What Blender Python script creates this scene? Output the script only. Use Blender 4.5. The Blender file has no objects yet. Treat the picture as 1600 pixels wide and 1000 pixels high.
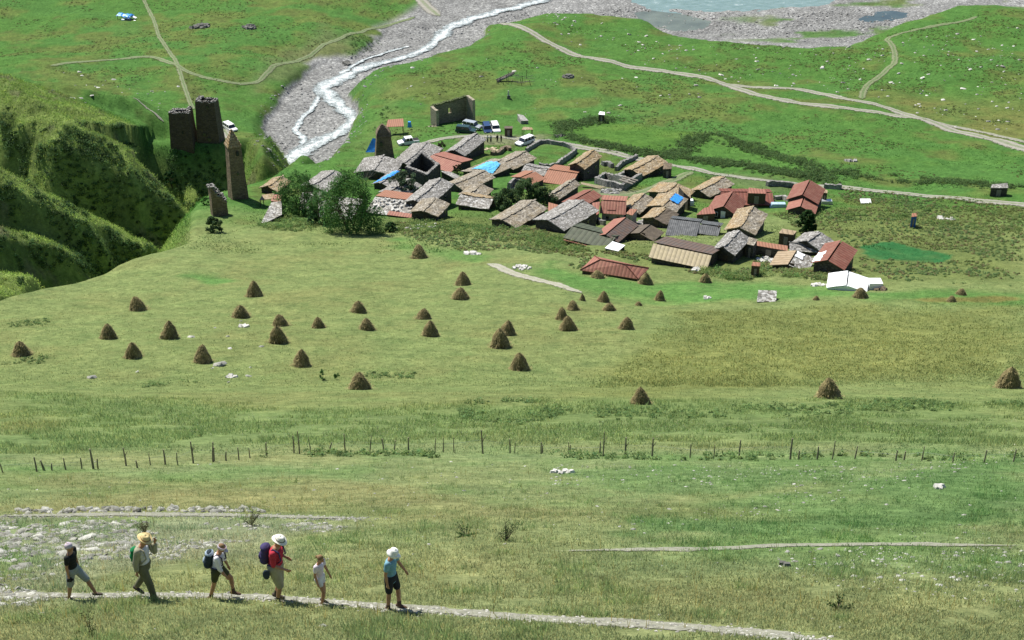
import bpy, bmesh, math, random
import numpy as np
from mathutils import Vector, Matrix

random.seed(7)
rng = np.random.default_rng(11)
R = math.radians
S = bpy.context.scene
COL = S.collection

# ------------------------------------------------------------------ camera, sky, sun, exposure
PITCH = 30.0
F = 2222.2                       # focal length in photo pixels (1600 wide)
cam = bpy.data.cameras.new('camera'); camo = bpy.data.objects.new('camera', cam); COL.objects.link(camo)
cam.sensor_width = 36.0; cam.lens = 50.0; cam.clip_start = 0.1; cam.clip_end = 5000
camo.location = (0, 0, 0); camo.rotation_euler = (R(90 - PITCH), 0, 0)
S.camera = camo

SUN_EL = 54.0
SUN_H = Vector((-0.66, 0.75, 0)).normalized()
sun_dir = Vector((SUN_H.x * math.cos(R(SUN_EL)), SUN_H.y * math.cos(R(SUN_EL)), math.sin(R(SUN_EL))))
w = bpy.data.worlds.new('World'); S.world = w; w.use_nodes = True
nt = w.node_tree; nt.nodes.clear()
sky = nt.nodes.new('ShaderNodeTexSky'); sky.sky_type = 'NISHITA'; sky.sun_disc = False
sky.sun_elevation = R(SUN_EL); sky.sun_rotation = math.atan2(sun_dir.x, sun_dir.y); sky.altitude = 1800
bg = nt.nodes.new('ShaderNodeBackground'); bg.inputs[1].default_value = 0.092
wo = nt.nodes.new('ShaderNodeOutputWorld')
nt.links.new(sky.outputs[0], bg.inputs[0]); nt.links.new(bg.outputs[0], wo.inputs[0])
sl = bpy.data.lights.new('sun', 'SUN'); sl.energy = 4.6; sl.angle = R(0.5); sl.color = (1.0, 0.94, 0.83)
so = bpy.data.objects.new('sun', sl); COL.objects.link(so); so.location = (-60, 60, 120)
so.rotation_euler = sun_dir.to_track_quat('Z', 'Y').to_euler()
S.view_settings.view_transform = 'Standard'; S.view_settings.look = 'None'
S.view_settings.gamma = 1.0; S.view_settings.exposure = 0.74
S.render.engine = 'CYCLES'

# ------------------------------------------------------------------ numpy noise
def _hash(ix, iy, seed):
    h = (ix.astype(np.int64) * 374761393 + iy.astype(np.int64) * 668265263 + seed * 1442695041) & 0xFFFFFFFF
    h = ((h ^ (h >> 13)) * 1274126177) & 0xFFFFFFFF
    h = (h ^ (h >> 16)) & 0xFFFFFF
    return h / float(0xFFFFFF)
def vnoise(x, y, seed=0):
    x = np.asarray(x, float); y = np.asarray(y, float)
    ix = np.floor(x); iy = np.floor(y); fx = x - ix; fy = y - iy
    fx = fx * fx * fx * (fx * (fx * 6 - 15) + 10); fy = fy * fy * fy * (fy * (fy * 6 - 15) + 10)
    a = _hash(ix, iy, seed); b = _hash(ix + 1, iy, seed); c = _hash(ix, iy + 1, seed); d = _hash(ix + 1, iy + 1, seed)
    return (a + (b - a) * fx + (c - a) * fy + (a - b - c + d) * fx * fy) * 2 - 1
def fbm(x, y, seed=0, o=4):
    r = 0; amp = 1; t = 0
    for i in range(o):
        ca, sa = math.cos(i * 1.3), math.sin(i * 1.3)
        f = 2.03 ** i
        r = r + amp * vnoise((x * ca - y * sa) * f + i * 17.3, (x * sa + y * ca) * f - i * 9.1, seed + i); t += amp; amp *= .5
    return r / t
def smooth(a, b, x):
    t = np.clip((x - a) / (b - a), 0, 1); return t * t * (3 - 2 * t)

# ------------------------------------------------------------------ terrain
_py = [-400, -60, 0, 23.7, 57, 104.5, 150, 172.7, 205, 240, 300, 350, 400, 460, 520, 700]
_pz = [60, 28, -5.4, -20, -40.5, -66.8, -84.5, -92.6, -102.5, -112, -124.5, -132.5, -139, -145, -145.4, -145.4]
_gy = np.arange(-400, 701, 1.0); _gz = np.interp(_gy, _py, _pz)
_k = np.exp(-0.5 * (np.arange(-18, 19) / 6.0) ** 2); _k /= _k.sum()
_gs = np.convolve(np.pad(_gz, 18, mode='edge'), _k, mode='valid')
def prof(y): return np.interp(y, _gy, _gs)
def bedz(y): return np.interp(y, [100, 278, 300, 400, 432, 2000], [-129.0, -133.4, -134.0, -142.3, -146.0, -146.0])
CP, SP = math.cos(R(PITCH)), math.sin(R(PITCH))
def kray(py):
    v = (py - 500) / F
    return (SP + v * CP) / (CP - v * SP)
def ray(px, py):
    u = (px - 800) / F; v = (py - 500) / F
    # camera axes: forward (0,CP,-SP), right (1,0,0), down (0,-SP,-CP)
    return np.array([u, CP - v * SP, -SP - v * CP])
def onprof(px, py, fn=prof):
    k = kray(py); ys = np.arange(20, 690, .25); g = fn(ys) + k * ys
    i = int(np.argmax(g > 0)) if (g > 0).any() else len(ys) - 1
    y = ys[i]; d = ray(px, py); t = y / d[1]
    return (d[0] * t, y)
def onz(px, py, z):
    d = ray(px, py); t = z / d[2]; return (d[0] * t, d[1] * t)

RB = [(462, 268), (500, 262), (530, 250), (548, 226), (578, 195), (583, 150), (562, 128), (600, 112), (680, 92), (740, 78), (772, 56),
      (765, 42), (850, 24), (920, 28), (1000, 34), (1050, 52), (1110, 60), (1200, 68), (1260, 74), (1330, 68), (1400, 42), (1500, 15), (1600, 6)]
POLY_N = [(700, -400), (-600, -400), (-400, 60), (-120, 108), (-80, 138), (-62, 149), (-58.5, 165), (-54.8, 185), (-50, 200), (-53, 215),
          (-56, 228), (-55.5, 240), (-49, 250), (-46.5, 260), (-43.5, 275)] + [onprof(*p, fn=lambda y: prof(y) - 1.2) for p in RB] + [(420, 520), (700, 520)]
LB = [(413, 262), (393, 228), (388, 192), (400, 166), (425, 148), (455, 118), (500, 97), (545, 92), (570, 72), (600, 48), (640, 33), (690, 3)]
POLY_L = [(-700, 330), (-118, 298), (-92, 294), (-74, 289), (-62, 289), (-56, 297)] + [onprof(*p, fn=lambda y: prof(y) - 3.2) for p in LB] + [(-22, 466), (-60, 530), (-700, 640)]
def sdf(px, py, poly):
    P = np.asarray(poly, float); n = len(P)
    d2 = np.full(px.shape, 1e18); inside = np.zeros(px.shape, bool)
    for i in range(n):
        ax, ay = P[i]; bx, by = P[(i + 1) % n]
        ex, ey = bx - ax, by - ay; wx, wy = px - ax, py - ay
        t = np.clip((wx * ex + wy * ey) / (ex * ex + ey * ey + 1e-12), 0, 1)
        d2 = np.minimum(d2, (wx - t * ex) ** 2 + (wy - t * ey) ** 2)
        if ay != by:
            c = ((ay > py) != (by > py)) & (px < (bx - ax) * (py - ay) / (by - ay) + ax)
            inside ^= c
    d = np.sqrt(d2)
    return np.where(inside, -d, d)
SPURS = [  # crest lines of the hillside left of the gorge (x, y, z)
    [(-150, 318, -114), (-120, 306, -113), (-100, 301, -113.6), (-89, 299, -115.8), (-76, 295, -121), (-68, 291, -124.5)],
    [(-150, 315, -110), (-125, 297, -107.5), (-108, 285, -106), (-97, 273, -106.9), (-89, 266, -107.7), (-77.6, 266, -114), (-73, 268, -120.3), (-67, 272, -133)],
    [(-150, 215, -86), (-110, 226, -97), (-92, 235, -103.4), (-82.4, 243, -113.9), (-76, 251, -123.9), (-73.5, 258, -133)],
    [(-130, 190, -92), (-96, 212, -104), (-86, 222, -110.4), (-82.5, 235, -119), (-81, 250, -132)],
    [(-125, 165, -95), (-90, 196, -106), (-86, 206, -110.5), (-90, 220, -119), (-94, 237, -131)],
]
def onz(px, py, z):
    d = ray(px, py); t = z / d[2]; return (d[0] * t, d[1] * t)
POOLS = [[onz(px, py, -146.1) for px, py in P] for P in (
    [(985, 2), (1015, -34), (1150, -48), (1420, -48), (1330, -12), (1300, 6), (1215, 13), (1130, 18), (1060, 15), (1020, 10)],
    [(990, 20), (1025, 12), (1055, 17), (1085, 24), (1120, 33), (1095, 45), (1050, 48), (1010, 37)],
    [(1344, 30), (1366, 21), (1385, 17), (1430, 18), (1412, 25), (1390, 32), (1362, 34)])]
def gullied(x, y):
    return fbm(x * .11, y * .11, 51, 4)
def H(x, y):
    x = np.asarray(x, float); y = np.asarray(y, float)
    p = prof(y)
    far = smooth(80, 190, y)
    p = p + fbm(x / 22, y / 22, 3, 3) * (0.22 + 1.1 * far) + fbm(x / 4.1, y / 4.1, 9, 3) * (.05 + .12 * far)
    p = p + fbm(x / 70, y / 70, 13, 2) * 1.6 * smooth(320, 380, y)
    # low terrace edges across the near hillside
    ter = smooth(-.6, .6, np.sin((y + 0.18 * x + 2.0 * vnoise(x / 17, y / 17, 77)) / 3.4))
    p = p + .12 * (ter - .5) * (1 - smooth(45, 70, y))
    p = p + .30 * smooth(-.8, .8, np.sin((y - 0.05 * x + 4 * vnoise(x / 40, y / 40, 78)) / 6.0)) * smooth(70, 90, y) * (1 - smooth(160, 190, y))
    b = bedz(y) + 0.16 * fbm(x / 3.0, y / 3.0, 21, 3)
    mr = (y > 425) & (y < 640)
    if mr.any():
        xr, yr = x[mr], y[mr]; nz = 2.6 * fbm(xr / 6, yr / 6, 35, 4)
        for P in POOLS: b[mr] -= .55 * smooth(2.5, -2.5, sdf(xr, yr, P) + nz)
    wob = 2.2 * fbm(x / 9, y / 9, 31, 3)
    sn = sdf(x, y, POLY_N) + .5 * wob * smooth(240, 300, y); sl_ = sdf(x, y, POLY_L) + wob * .6
    dn = np.maximum(0, sn); dl = np.maximum(0, sl_)
    def drop(d, s): return s * (np.sqrt(d * d + 1.2) - 1.095)
    bank = smooth(292, 325, y)
    low = lambda s, w: np.clip(1 + s / w, 0, 1) ** 2
    zn = p - drop(dn, 1.3) - 1.2 * low(sn, 12) * bank; zl = p - drop(dl, 1.0) * np.where(y < 305, 1.15 + .75 * smooth(-84, -74, x), 1.15) - 3.4 * low(sl_, 26) * bank
    z = np.maximum(np.maximum(b, zn), zl)
    near = (x < -40) & (y > 100) & (y < 360)
    if near.any():
        xs, ys = x[near], y[near]; zz = np.full(xs.shape, -1e3)
        wx = 2.6 * fbm(xs / 20, ys / 20, 61, 3); wy = 2.6 * fbm(xs / 20, ys / 20, 67, 3)
        X, Y = xs + wx, ys + wy
        for si, sp in enumerate(SPURS):
            cn = fbm(xs / 9 + si * 7, ys / 9, 91 + si, 3)
            best = np.full(xs.shape, 1e18); val = np.full(xs.shape, -1e3)
            for (a, c) in zip(sp[:-1], sp[1:]):
                ex, ey = c[0] - a[0], c[1] - a[1]; L2 = ex * ex + ey * ey; L = math.sqrt(L2)
                t = np.clip(((X - a[0]) * ex + (Y - a[1]) * ey) / L2, 0, 1)
                d = np.hypot(X - a[0] - t * ex, Y - a[1] - t * ey)
                side = (ex * (Y - a[1]) - ey * (X - a[0])) / L       # > 0 : the sunny flank
                wsh = 4.2 + 2.6 * cn
                dd = np.sqrt(d * d + .5) - .7; over = np.maximum(0, dd - wsh); st = .9 if si == 0 else 2.1
                fall = np.where(side > 0, .55 * dd, .42 * np.minimum(dd, wsh) + st * (np.sqrt(over * over + .4) - .63))
                zc = a[2] + (c[2] - a[2]) * t - fall
                m = d * d < best
                best = np.where(m, d * d, best); val = np.where(m, zc, val)
            zz = np.maximum(zz, val)
        zz = zz + .6 * fbm(xs / 5, ys / 5, 41, 5) + .28 * fbm(xs / 1.6, ys / 1.6, 47, 2) + 1.2 * fbm(xs / 15, ys / 15, 43, 3)
        z[near] = np.maximum(z[near], zz)
    hill = 150 * (1 - np.exp(-np.maximum(0, y - 600) / 270)) + 26 * fbm(x / 120, y / 120, 81, 4) * smooth(600, 760, y)
    z = z + np.where(y > 600, hill, 0)
    z = z + 110 * (1 - np.exp(-np.maximum(0, np.abs(x) - 330) / 310))
    return z
def H1(x, y): return float(H(np.array([x]), np.array([y]))[0])
_ts = np.concatenate([np.arange(14, 90, .1), np.arange(90, 700, .5)])
def unp(px, py, up=0.0):
    d = ray(px, py); X = d[0] * _ts; Y = d[1] * _ts; Z = d[2] * _ts
    g = Z - (H(X, Y) + up); i = int(np.argmax(g < 0))
    if not (g < 0).any(): i = len(_ts) - 1
    t = _ts[i]
    if i > 0:
        t = _ts[i - 1] + (_ts[i] - _ts[i - 1]) * g[i - 1] / (g[i - 1] - g[i])
    return Vector((d[0] * t, d[1] * t, d[2] * t))
def depth(p): return p[1] * CP - p[2] * SP

# ------------------------------------------------------------------ ground colours (albedo) by place
def upoly(pts): return [tuple(unp(*p)[:2]) for p in pts]
ZONES = []
def zone(pts, col, soft, amt=1.0, seed=0, world=False):
    ZONES.append((pts if world else upoly(pts), np.array(col), soft, amt, seed))
zone([(880, 612), (1000, 560), (1060, 487), (1300, 480), (1599, 472), (1599, 592), (1300, 600), (1000, 622)], (.142, .160, .054), 4, .7, 1)
zone([(0, 612), (150, 618), (500, 640), (900, 626), (1599, 632), (1599, 690), (900, 700), (450, 698), (0, 700)], (.108, .168, .065), 3.5, .6, 2)
zone([(980, 790), (1300, 755), (1599, 715), (1599, 800), (1350, 832), (1000, 835)], (.085, .165, .06), .8, .75, 3)
zone([(850, 735), (1100, 728), (1340, 735), (1300, 760), (1000, 775)], (.095, .17, .065), .8, .6, 4)
zone([(0, 740), (500, 745), (900, 790), (1250, 760), (1100, 800), (700, 815), (300, 795), (0, 795)], (.20, .185, .09), 2.2, .5, 5)
zone([(560, 345), (700, 352), (900, 385), (1000, 420), (1600, 445), (1600, 330), (1330, 325), (1250, 345), (1100, 400), (1000, 385), (860, 350), (700, 335)], (.10, .13, .045), 4, .8, 6)
zone([(860, 408), (920, 430), (1010, 445), (1100, 440), (1290, 450), (1599, 462), (1599, 474), (1200, 470), (1050, 472), (960, 468), (900, 452), (800, 420)], (.07, .175, .045), 2.5, .8, 7)
zone([(620, 372), (760, 400), (745, 408), (600, 385)], (.07, .165, .045), 2, .7, 8)
zone([(1345, 384), (1395, 378), (1492, 398), (1470, 411), (1355, 402)], (.028, .115, .04), .5, 1.0, 9)
zone([(872, 202), (950, 190), (1085, 208), (1040, 240), (930, 226)], (.07, .15, .03), 1.5, .7, 10)
zone([(1100, 215), (1150, 210), (1290, 262), (1230, 275), (1070, 250)], (.068, .155, .036), 1.5, .7, 11)
zone([(278, 430), (330, 428), (382, 438), (340, 445)], (.075, .18, .05), 1.2, .75, 12)
zone([(500, 40), (560, 60), (540, 90), (450, 115), (400, 150), (385, 130), (440, 80)], (.13, .14, .075), 4, .55, 13)
zone([(1400, 150), (1600, 160), (1600, 215), (1450, 190)], (.14, .13, .05), 8, .45, 14)
zone([(590, 125), (585, 190), (545, 255), (600, 250), (640, 200), (620, 140)], (.13, .16, .06), 4, .45, 15)
zone([(930, 290), (1000, 300), (1030, 290), (1060, 275), (1010, 300), (960, 312), (920, 308)], (.15, .145, .12), 1.2, .7, 16)
zone([(740, 208), (860, 212), (860, 224), (780, 226), (700, 222)], (.16, .155, .11), 1.5, .7, 17)
zone([(1100, 270), (1250, 285), (1240, 310), (1150, 300)], (.13, .14, .08), 3, .5, 18)
zone([(1380, 468), (1480, 464), (1600, 463), (1600, 471), (1480, 472)], (.17, .13, .05), .8, .7, 19)
ZS = upoly([(0, 808), (560, 812), (500, 845), (380, 880), (150, 890), (60, 960), (0, 965)])   # stony ground
RBED = []
def ground_color(x, y, z=None):
    n1 = fbm(x / 9, y / 9, 101, 4); n2 = fbm(x / 2.3, y / 2.3, 103, 3); n3 = fbm(x / 38, y / 38, 107, 3); n4 = fbm(x / .6, y / .6, 109, 2)
    c = np.zeros(x.shape + (3,))
    def mixc(c, col, t): return c * (1 - t[..., None]) + np.array(col) * t[..., None]
    c[:] = (.158, .208, .098)                         # near pasture
    c = mixc(c, (.225, .215, .10), np.clip(.2 + n1 * 1.1, 0, 1) * .5)
    c = mixc(c, (.10, .19, .06), np.clip(-n1 * 1.6 + .1 + n2 * .8, 0, 1) * .6)
    far = smooth(57, 75, y + 6 * n3)
    hay = np.zeros_like(c); hay[:] = (.150, .192, .078)
    hay = mixc(hay, (.165, .165, .07), np.clip(n1 * 1.4 + .1, 0, 1) * .45)
    hay = mixc(hay, (.105, .165, .06), np.clip(-n2 * 1.4, 0, 1) * .4)
    swath = .5 + .5 * np.sin(y * 1.35 + x * .25 + 2.5 * vnoise(x / 14, y / 14, 120))
    hay = hay * (1 + .07 * (swath - .5))[..., None]
    c = c * (1 - far[..., None]) + hay * far[..., None]
    vg = np.zeros_like(c); vg[:] = (.062, .142, .034)
    vg = mixc(vg, (.105, .135, .042), smooth(-.08, .38, n1 * .8 + n3 * .6) * .75)
    vg = mixc(vg, (.058, .14, .038), smooth(.0, .45, -n1 + n3 * .4) * .6)
    vg = mixc(vg, (.07, .085, .032), smooth(.12, .5, n2 * .7 + n1 * .5) * .5)
    v = smooth(206, 232, y + 9 * n1)
    v = np.maximum(v, smooth(0, 6, sdf(x, y, POLY_N)))
    c = c * (1 - v[..., None]) + vg * v[..., None]
    for (poly, col, soft, amt, sd) in ZONES:
        P = np.array(poly); m = (x > P[:, 0].min() - 15) & (x < P[:, 0].max() + 15) & (y > P[:, 1].min() - 15) & (y < P[:, 1].max() + 15)
        if not m.any(): continue
        xs, ys = x[m], y[m]
        d = sdf(xs, ys, poly) + soft * 1.6 * fbm(xs / (soft * 3), ys / (soft * 3), 200 + sd, 3)
        t = smooth(soft, -soft, d) * amt * (1 - .35 * np.clip(n2[m], 0, 1))
        c[m] = c[m] * (1 - t[:, None]) + col * (1 + .25 * n1[m][:, None]) * t[:, None]
    # gorge side: olive scrub and rock
    m = (x < -40) & (y > 100) & (y < 330)
    if m.any():
        dn = np.minimum(np.maximum(0, sdf(x[m], y[m], POLY_N)), np.maximum(0, sdf(x[m], y[m], POLY_L)))
        t = smooth(1, 6, dn)
        cc = np.zeros((m.sum(), 3)); cc[:] = (.155, .215, .066)
        cc = mixc(cc, (.115, .175, .05), smooth(-.1, .35, n1[m] + n2[m] * .5))
        cc = mixc(cc, (.05, .062, .03), smooth(-.15, .25, fbm(x[m] / 4, y[m] / 4, 163, 4)) * smooth(9, 14, dn) * .35)
        cc = mixc(cc, (.13, .12, .09), smooth(.20, .42, n1[m] * .6 + n2[m] * .5) * .6)
        c[m] = c[m] * (1 - t[:, None]) + cc * t[:, None]
    g = gravel_mask(x, y)
    gc = np.zeros_like(c); gc[:] = (.214, .217, .208)
    gc = gc * (1 + .28 * n1 + .25 * n2)[..., None]
    c = c * (1 - g[..., None]) + gc * g[..., None]
    d = sdf(x, y, ZS); t = smooth(.8, -1.5, d + 1.6 * n2) * .30 * (y < 60)
    c = mixc(c, (.27, .27, .24), t)
    c = c * (1 + .16 * n4)[..., None]
    return np.clip(c, .006, .8)
def gravel_mask(x, y):
    g = np.zeros(x.shape); m = (y > 284)
    if m.any():
        xs, ys = x[m], y[m]
        h = H(xs, ys) - bedz(ys)
        nn = fbm(xs / 5, ys / 5, 131, 4)
        gg = smooth(1.5, .6, h + .9 * nn) * (1 - smooth(560, 600, ys))
        grass = smooth(.08, .32, fbm(xs / 16, ys / 8, 141, 4)) * smooth(408, 420, ys) * smooth(55, 90, xs)
        g[m] = gg * (1 - .9 * grass) * smooth(-6, -.5, sdf(xs, ys, POLY_L))
    return g
# ------------------------------------------------------------------ materials
def newmat(name):
    m = bpy.data.materials.new(name); m.use_nodes = True; t = m.node_tree
    b = t.nodes['Principled BSDF']; b.inputs['Roughness'].default_value = .85
    b.inputs['Specular IOR Level'].default_value = .25
    return m, t, b
def N(t, typ, **kw):
    n = t.nodes.new(typ)
    for k, v in kw.items():
        if hasattr(n, k): setattr(n, k, v)
    return n
def coords(t, kind='Object'):
    return t.nodes.new('ShaderNodeTexCoord').outputs[kind]
def noise(t, vec, scale, detail=4, rough=.6):
    n = N(t, 'ShaderNodeTexNoise'); n.inputs['Scale'].default_value = scale; n.inputs['Detail'].default_value = detail
    n.inputs['Roughness'].default_value = rough; t.links.new(vec, n.inputs['Vector']); return n
def ramp(t, fac, stops):
    r = N(t, 'ShaderNodeValToRGB'); e = r.color_ramp.elements
    e[0].position = stops[0][0]; e[0].color = (*stops[0][1], 1); e[1].position = stops[-1][0]; e[1].color = (*stops[-1][1], 1)
    for p, c in stops[1:-1]:
        q = e.new(p); q.color = (*c, 1)
    t.links.new(fac, r.inputs[0]); return r.outputs[0]
def mixn(t, mode, fac, a, b):
    m = N(t, 'ShaderNodeMix'); m.data_type = 'RGBA'; m.blend_type = mode
    for i, v in ((0, fac), (6, a), (7, b)):
        if isinstance(v, (int, float)): m.inputs[i].default_value = v
        elif isinstance(v, tuple): m.inputs[i].default_value = (*v, 1)
        else: t.links.new(v, m.inputs[i])
    return m.outputs[2]
def bump(t, b, height, strength, dist):
    n = N(t, 'ShaderNodeBump'); n.inputs['Strength'].default_value = strength; n.inputs['Distance'].default_value = dist
    t.links.new(height, n.inputs['Height']); t.links.new(n.outputs[0], b.inputs['Normal'])
def m_simple(name, col, rough=.8, var=.25, scale=6.0, spec=.25, bmp=.0, metal=0):
    m, t, b = newmat(name); v = coords(t); n = noise(t, v, scale)
    lo = tuple(c * (1 - var) for c in col); hi = tuple(min(1, c * (1 + var)) for c in col)
    t.links.new(ramp(t, n.outputs[0], [(.3, lo), (.7, hi)]), b.inputs['Base Color'])
    b.inputs['Roughness'].default_value = rough; b.inputs['Specular IOR Level'].default_value = spec; b.inputs['Metallic'].default_value = metal
    if bmp: bump(t, b, n.outputs[0], .6, bmp)
    return m
def m_slate(name, cols, scale=3.3, mottle=(.3, .2, .08), mot=.25):
    m, t, b = newmat(name); v = coords(t)
    mp = N(t, 'ShaderNodeMapping'); mp.inputs['Scale'].default_value = (1, 1.35, 1); t.links.new(v, mp.inputs[0])
    nz = noise(t, mp.outputs[0], 1.7, 3)
    vv = N(t, 'ShaderNodeVectorMath', operation='MULTIPLY_ADD'); t.links.new(nz.outputs[1], vv.inputs[0]); vv.inputs[1].default_value = (.35, .35, .35)
    t.links.new(mp.outputs[0], vv.inputs[2])
    vo = N(t, 'ShaderNodeTexVoronoi'); vo.inputs['Scale'].default_value = scale; vo.feature = 'F1'; t.links.new(vv.outputs[0], vo.inputs['Vector'])
    vo.inputs['Randomness'].default_value = .9
    sep = N(t, 'ShaderNodeSeparateColor'); t.links.new(vo.outputs['Color'], sep.inputs[0])
    n = len(cols); c = ramp(t, sep.outputs[0], [(i / (n - 1), cols[i]) for i in range(n)])
    ed = N(t, 'ShaderNodeTexVoronoi'); ed.feature = 'DISTANCE_TO_EDGE'; ed.inputs['Scale'].default_value = scale; t.links.new(vv.outputs[0], ed.inputs['Vector'])
    ed.inputs['Randomness'].default_value = .9
    e = ramp(t, ed.outputs[0], [(.0, (.28, .28, .28)), (.09, (1, 1, 1))])
    c = mixn(t, 'MULTIPLY', 1.0, c, e)
    big = noise(t, v, .55, 4)
    c = mixn(t, 'MIX', ramp(t, big.outputs[0], [(.45, (0, 0, 0)), (.68, (mot, mot, mot))]), c, mottle)
    t.links.new(c, b.inputs['Base Color']); b.inputs['Roughness'].default_value = .8
    add = N(t, 'ShaderNodeMath', operation='ADD'); t.links.new(sep.outputs[1], add.inputs[0]); t.links.new(ed.outputs[0], add.inputs[1])
    bump(t, b, add.outputs[0], .5, .05)
    return m
def m_masonry(name, c1, c2, scale=1.0):
    m, t, b = newmat(name); v = coords(t)
    mp = N(t, 'ShaderNodeMapping'); mp.inputs['Scale'].default_value = (scale, scale, scale * 2.6); t.links.new(v, mp.inputs[0])
    vo = N(t, 'ShaderNodeTexVoronoi'); vo.inputs['Scale'].default_value = 2.4; t.links.new(mp.outputs[0], vo.inputs['Vector'])
    sep = N(t, 'ShaderNodeSeparateColor'); t.links.new(vo.outputs['Color'], sep.inputs[0])
    ed = N(t, 'ShaderNodeTexVoronoi'); ed.feature = 'DISTANCE_TO_EDGE'; ed.inputs['Scale'].default_value = 2.4; t.links.new(mp.outputs[0], ed.inputs['Vector'])
    c = ramp(t, sep.outputs[0], [(0, c1), (1, c2)])
    e = ramp(t, ed.outputs[0], [(.0, (.35, .35, .35)), (.07, (1, 1, 1))])
    c = mixn(t, 'MULTIPLY', 1.0, c, e); t.links.new(c, b.inputs['Base Color'])
    bump(t, b, ed.outputs[0], .8, .08); return m
def m_metal_roof(name, col, rust, seam=.9):
    m, t, b = newmat(name); v = coords(t)
    wv = N(t, 'ShaderNodeTexWave'); wv.bands_direction = 'X'; wv.inputs['Scale'].default_value = .5 / seam; wv.inputs['Distortion'].default_value = .0
    t.links.new(v, wv.inputs['Vector'])
    n = noise(t, v, 1.1, 5); n2 = noise(t, v, 9, 3)
    c = mixn(t, 'MIX', ramp(t, n.outputs[0], [(.42, (0, 0, 0)), (.7, (1, 1, 1))]), col, rust)
    c = mixn(t, 'MULTIPLY', 1.0, c, ramp(t, wv.outputs[1], [(.0, (.5, .5, .5)), (.12, (1, 1, 1)), (.9, (1, 1, 1)), (1, (1.15, 1.15, 1.15))]))
    c = mixn(t, 'MULTIPLY', .5, c, ramp(t, n2.outputs[0], [(.3, (.7, .7, .7)), (.7, (1.1, 1.1, 1.1))]))
    t.links.new(c, b.inputs['Base Color']); b.inputs['Roughness'].default_value = .65; bump(t, b, wv.outputs[1], .5, .04); return m

M = {}
G = (.15, .15, .155)
M['slate_grey'] = m_slate('slate_grey', [(.14, .133, .122), (.20, .192, .178), (.26, .252, .236), (.33, .32, .305), (.46, .45, .43)], mottle=(.16, .15, .12), mot=.3)
M['slate_brown'] = m_slate('slate_brown', [(.15, .13, .105), (.21, .185, .145), (.26, .23, .18), (.32, .285, .23), (.42, .39, .33)], mottle=(.24, .17, .07), mot=.4)
M['slate_gold'] = m_slate('slate_gold', [(.18, .14, .09), (.26, .20, .125), (.32, .25, .15), (.36, .29, .19), (.42, .36, .27)], mottle=(.33, .20, .07), mot=.5)
M['slate_white'] = m_slate('slate_white', [(.13, .12, .105), (.22, .215, .20), (.32, .31, .29), (.43, .425, .41), (.56, .56, .54)], scale=2.2, mottle=(.2, .16, .1), mot=.25)
M['masonry_dark'] = m_masonry('masonry_dark', (.045, .042, .038), (.10, .092, .08))
M['masonry_brown'] = m_masonry('masonry_brown', (.10, .08, .055), (.21, .165, .11))
M['masonry_pale'] = m_masonry('masonry_pale', (.26, .23, .17), (.42, .38, .29))
M['masonry_grey'] = m_masonry('masonry_grey', (.13, .13, .125), (.32, .31, .29))
M['red'] = m_metal_roof('red_sheet_metal', (.20, .075, .052), (.25, .12, .085))
M['red_pink'] = m_metal_roof('faded_red_sheet', (.28, .115, .085), (.33, .16, .11), .8)
M['orange'] = m_metal_roof('orange_rust_sheet', (.31, .145, .09), (.27, .13, .08), .7)
M['red_dark'] = m_metal_roof('dark_red_sheet', (.16, .052, .038), (.22, .08, .05), 1.0)
M['green'] = m_metal_roof('green_sheet', (.062, .075, .048), (.09, .10, .065), 1.4)
M['yellow'] = m_metal_roof('yellowed_sheet', (.50, .42, .27), (.44, .37, .26), 1.0)
M['brown_sheet'] = m_metal_roof('brown_sheet', (.13, .085, .065), (.10, .09, .085), 1.0)
M['dark_plank'] = m_metal_roof('dark_planks', (.075, .08, .085), (.15, .155, .16), .5)
M['brown_plank'] = m_metal_roof('brown_planks', (.10, .08, .058), (.15, .12, .085), .4)
M['tan_sheet'] = m_metal_roof('tan_sheet', (.34, .26, .17), (.26, .19, .11), 1.2)
M['white_sheet'] = m_simple('white_sheet', (.80, .82, .84), .5, .06, 2)
M['pale_blue'] = m_simple('pale_blue_sheet', (.36, .50, .62), .5, .2, 2)
M['tarp'] = m_simple('blue_tarpaulin', (.035, .27, .75), .42, .35, 2.5, .5, .12)
M['wood_dark'] = m_simple('weathered_wood', (.075, .058, .04), .9, .4, 5)
M['wood_pale'] = m_simple('pale_wood', (.45, .38, .26), .8, .25, 5)
M['wood_grey'] = m_simple('grey_wood', (.22, .20, .17), .9, .35, 5)
M['plaster'] = m_simple('grey_plaster', (.30, .29, .27), .9, .15, 2)
M['glass_dark'] = m_simple('dark_glass', (.02, .025, .03), .08, .2, 3, .8)
M['rock'] = m_simple('rock', (.27, .265, .25), .9, .45, 1.7, .2, .15)
M['rock_white'] = m_simple('pale_rock', (.50, .49, .46), .9, .3, 2.5, .2, .05)
M['rock_dark'] = m_simple('dark_rock', (.12, .12, .11), .9, .5, 1.2, .2, .2)
M['white_paint'] = m_simple('white_paint', (.75, .76, .77), .3, .03, 3, .5)
M['green_paint'] = m_simple('dark_green_paint', (.02, .05, .045), .25, .05, 3, .5)
M['blue_paint'] = m_simple('navy_paint', (.02, .045, .12), .25, .05, 3, .5)
M['silver_paint'] = m_simple('silver_paint', (.45, .48, .50), .3, .05, 3, .5, 0, .4)
M['blue'] = m_simple('blue_paint', (.03, .12, .40), .5, .15, 3)
M['rubber'] = m_simple('rubber', (.02, .02, .02), .8, .2, 5)
M['lamp'] = m_simple('lamp_glass', (.7, .7, .68), .15, .05, 3, .6)
M['steel'] = m_simple('steel', (.35, .36, .37), .4, .1, 5, .5, 0, .6)

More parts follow.
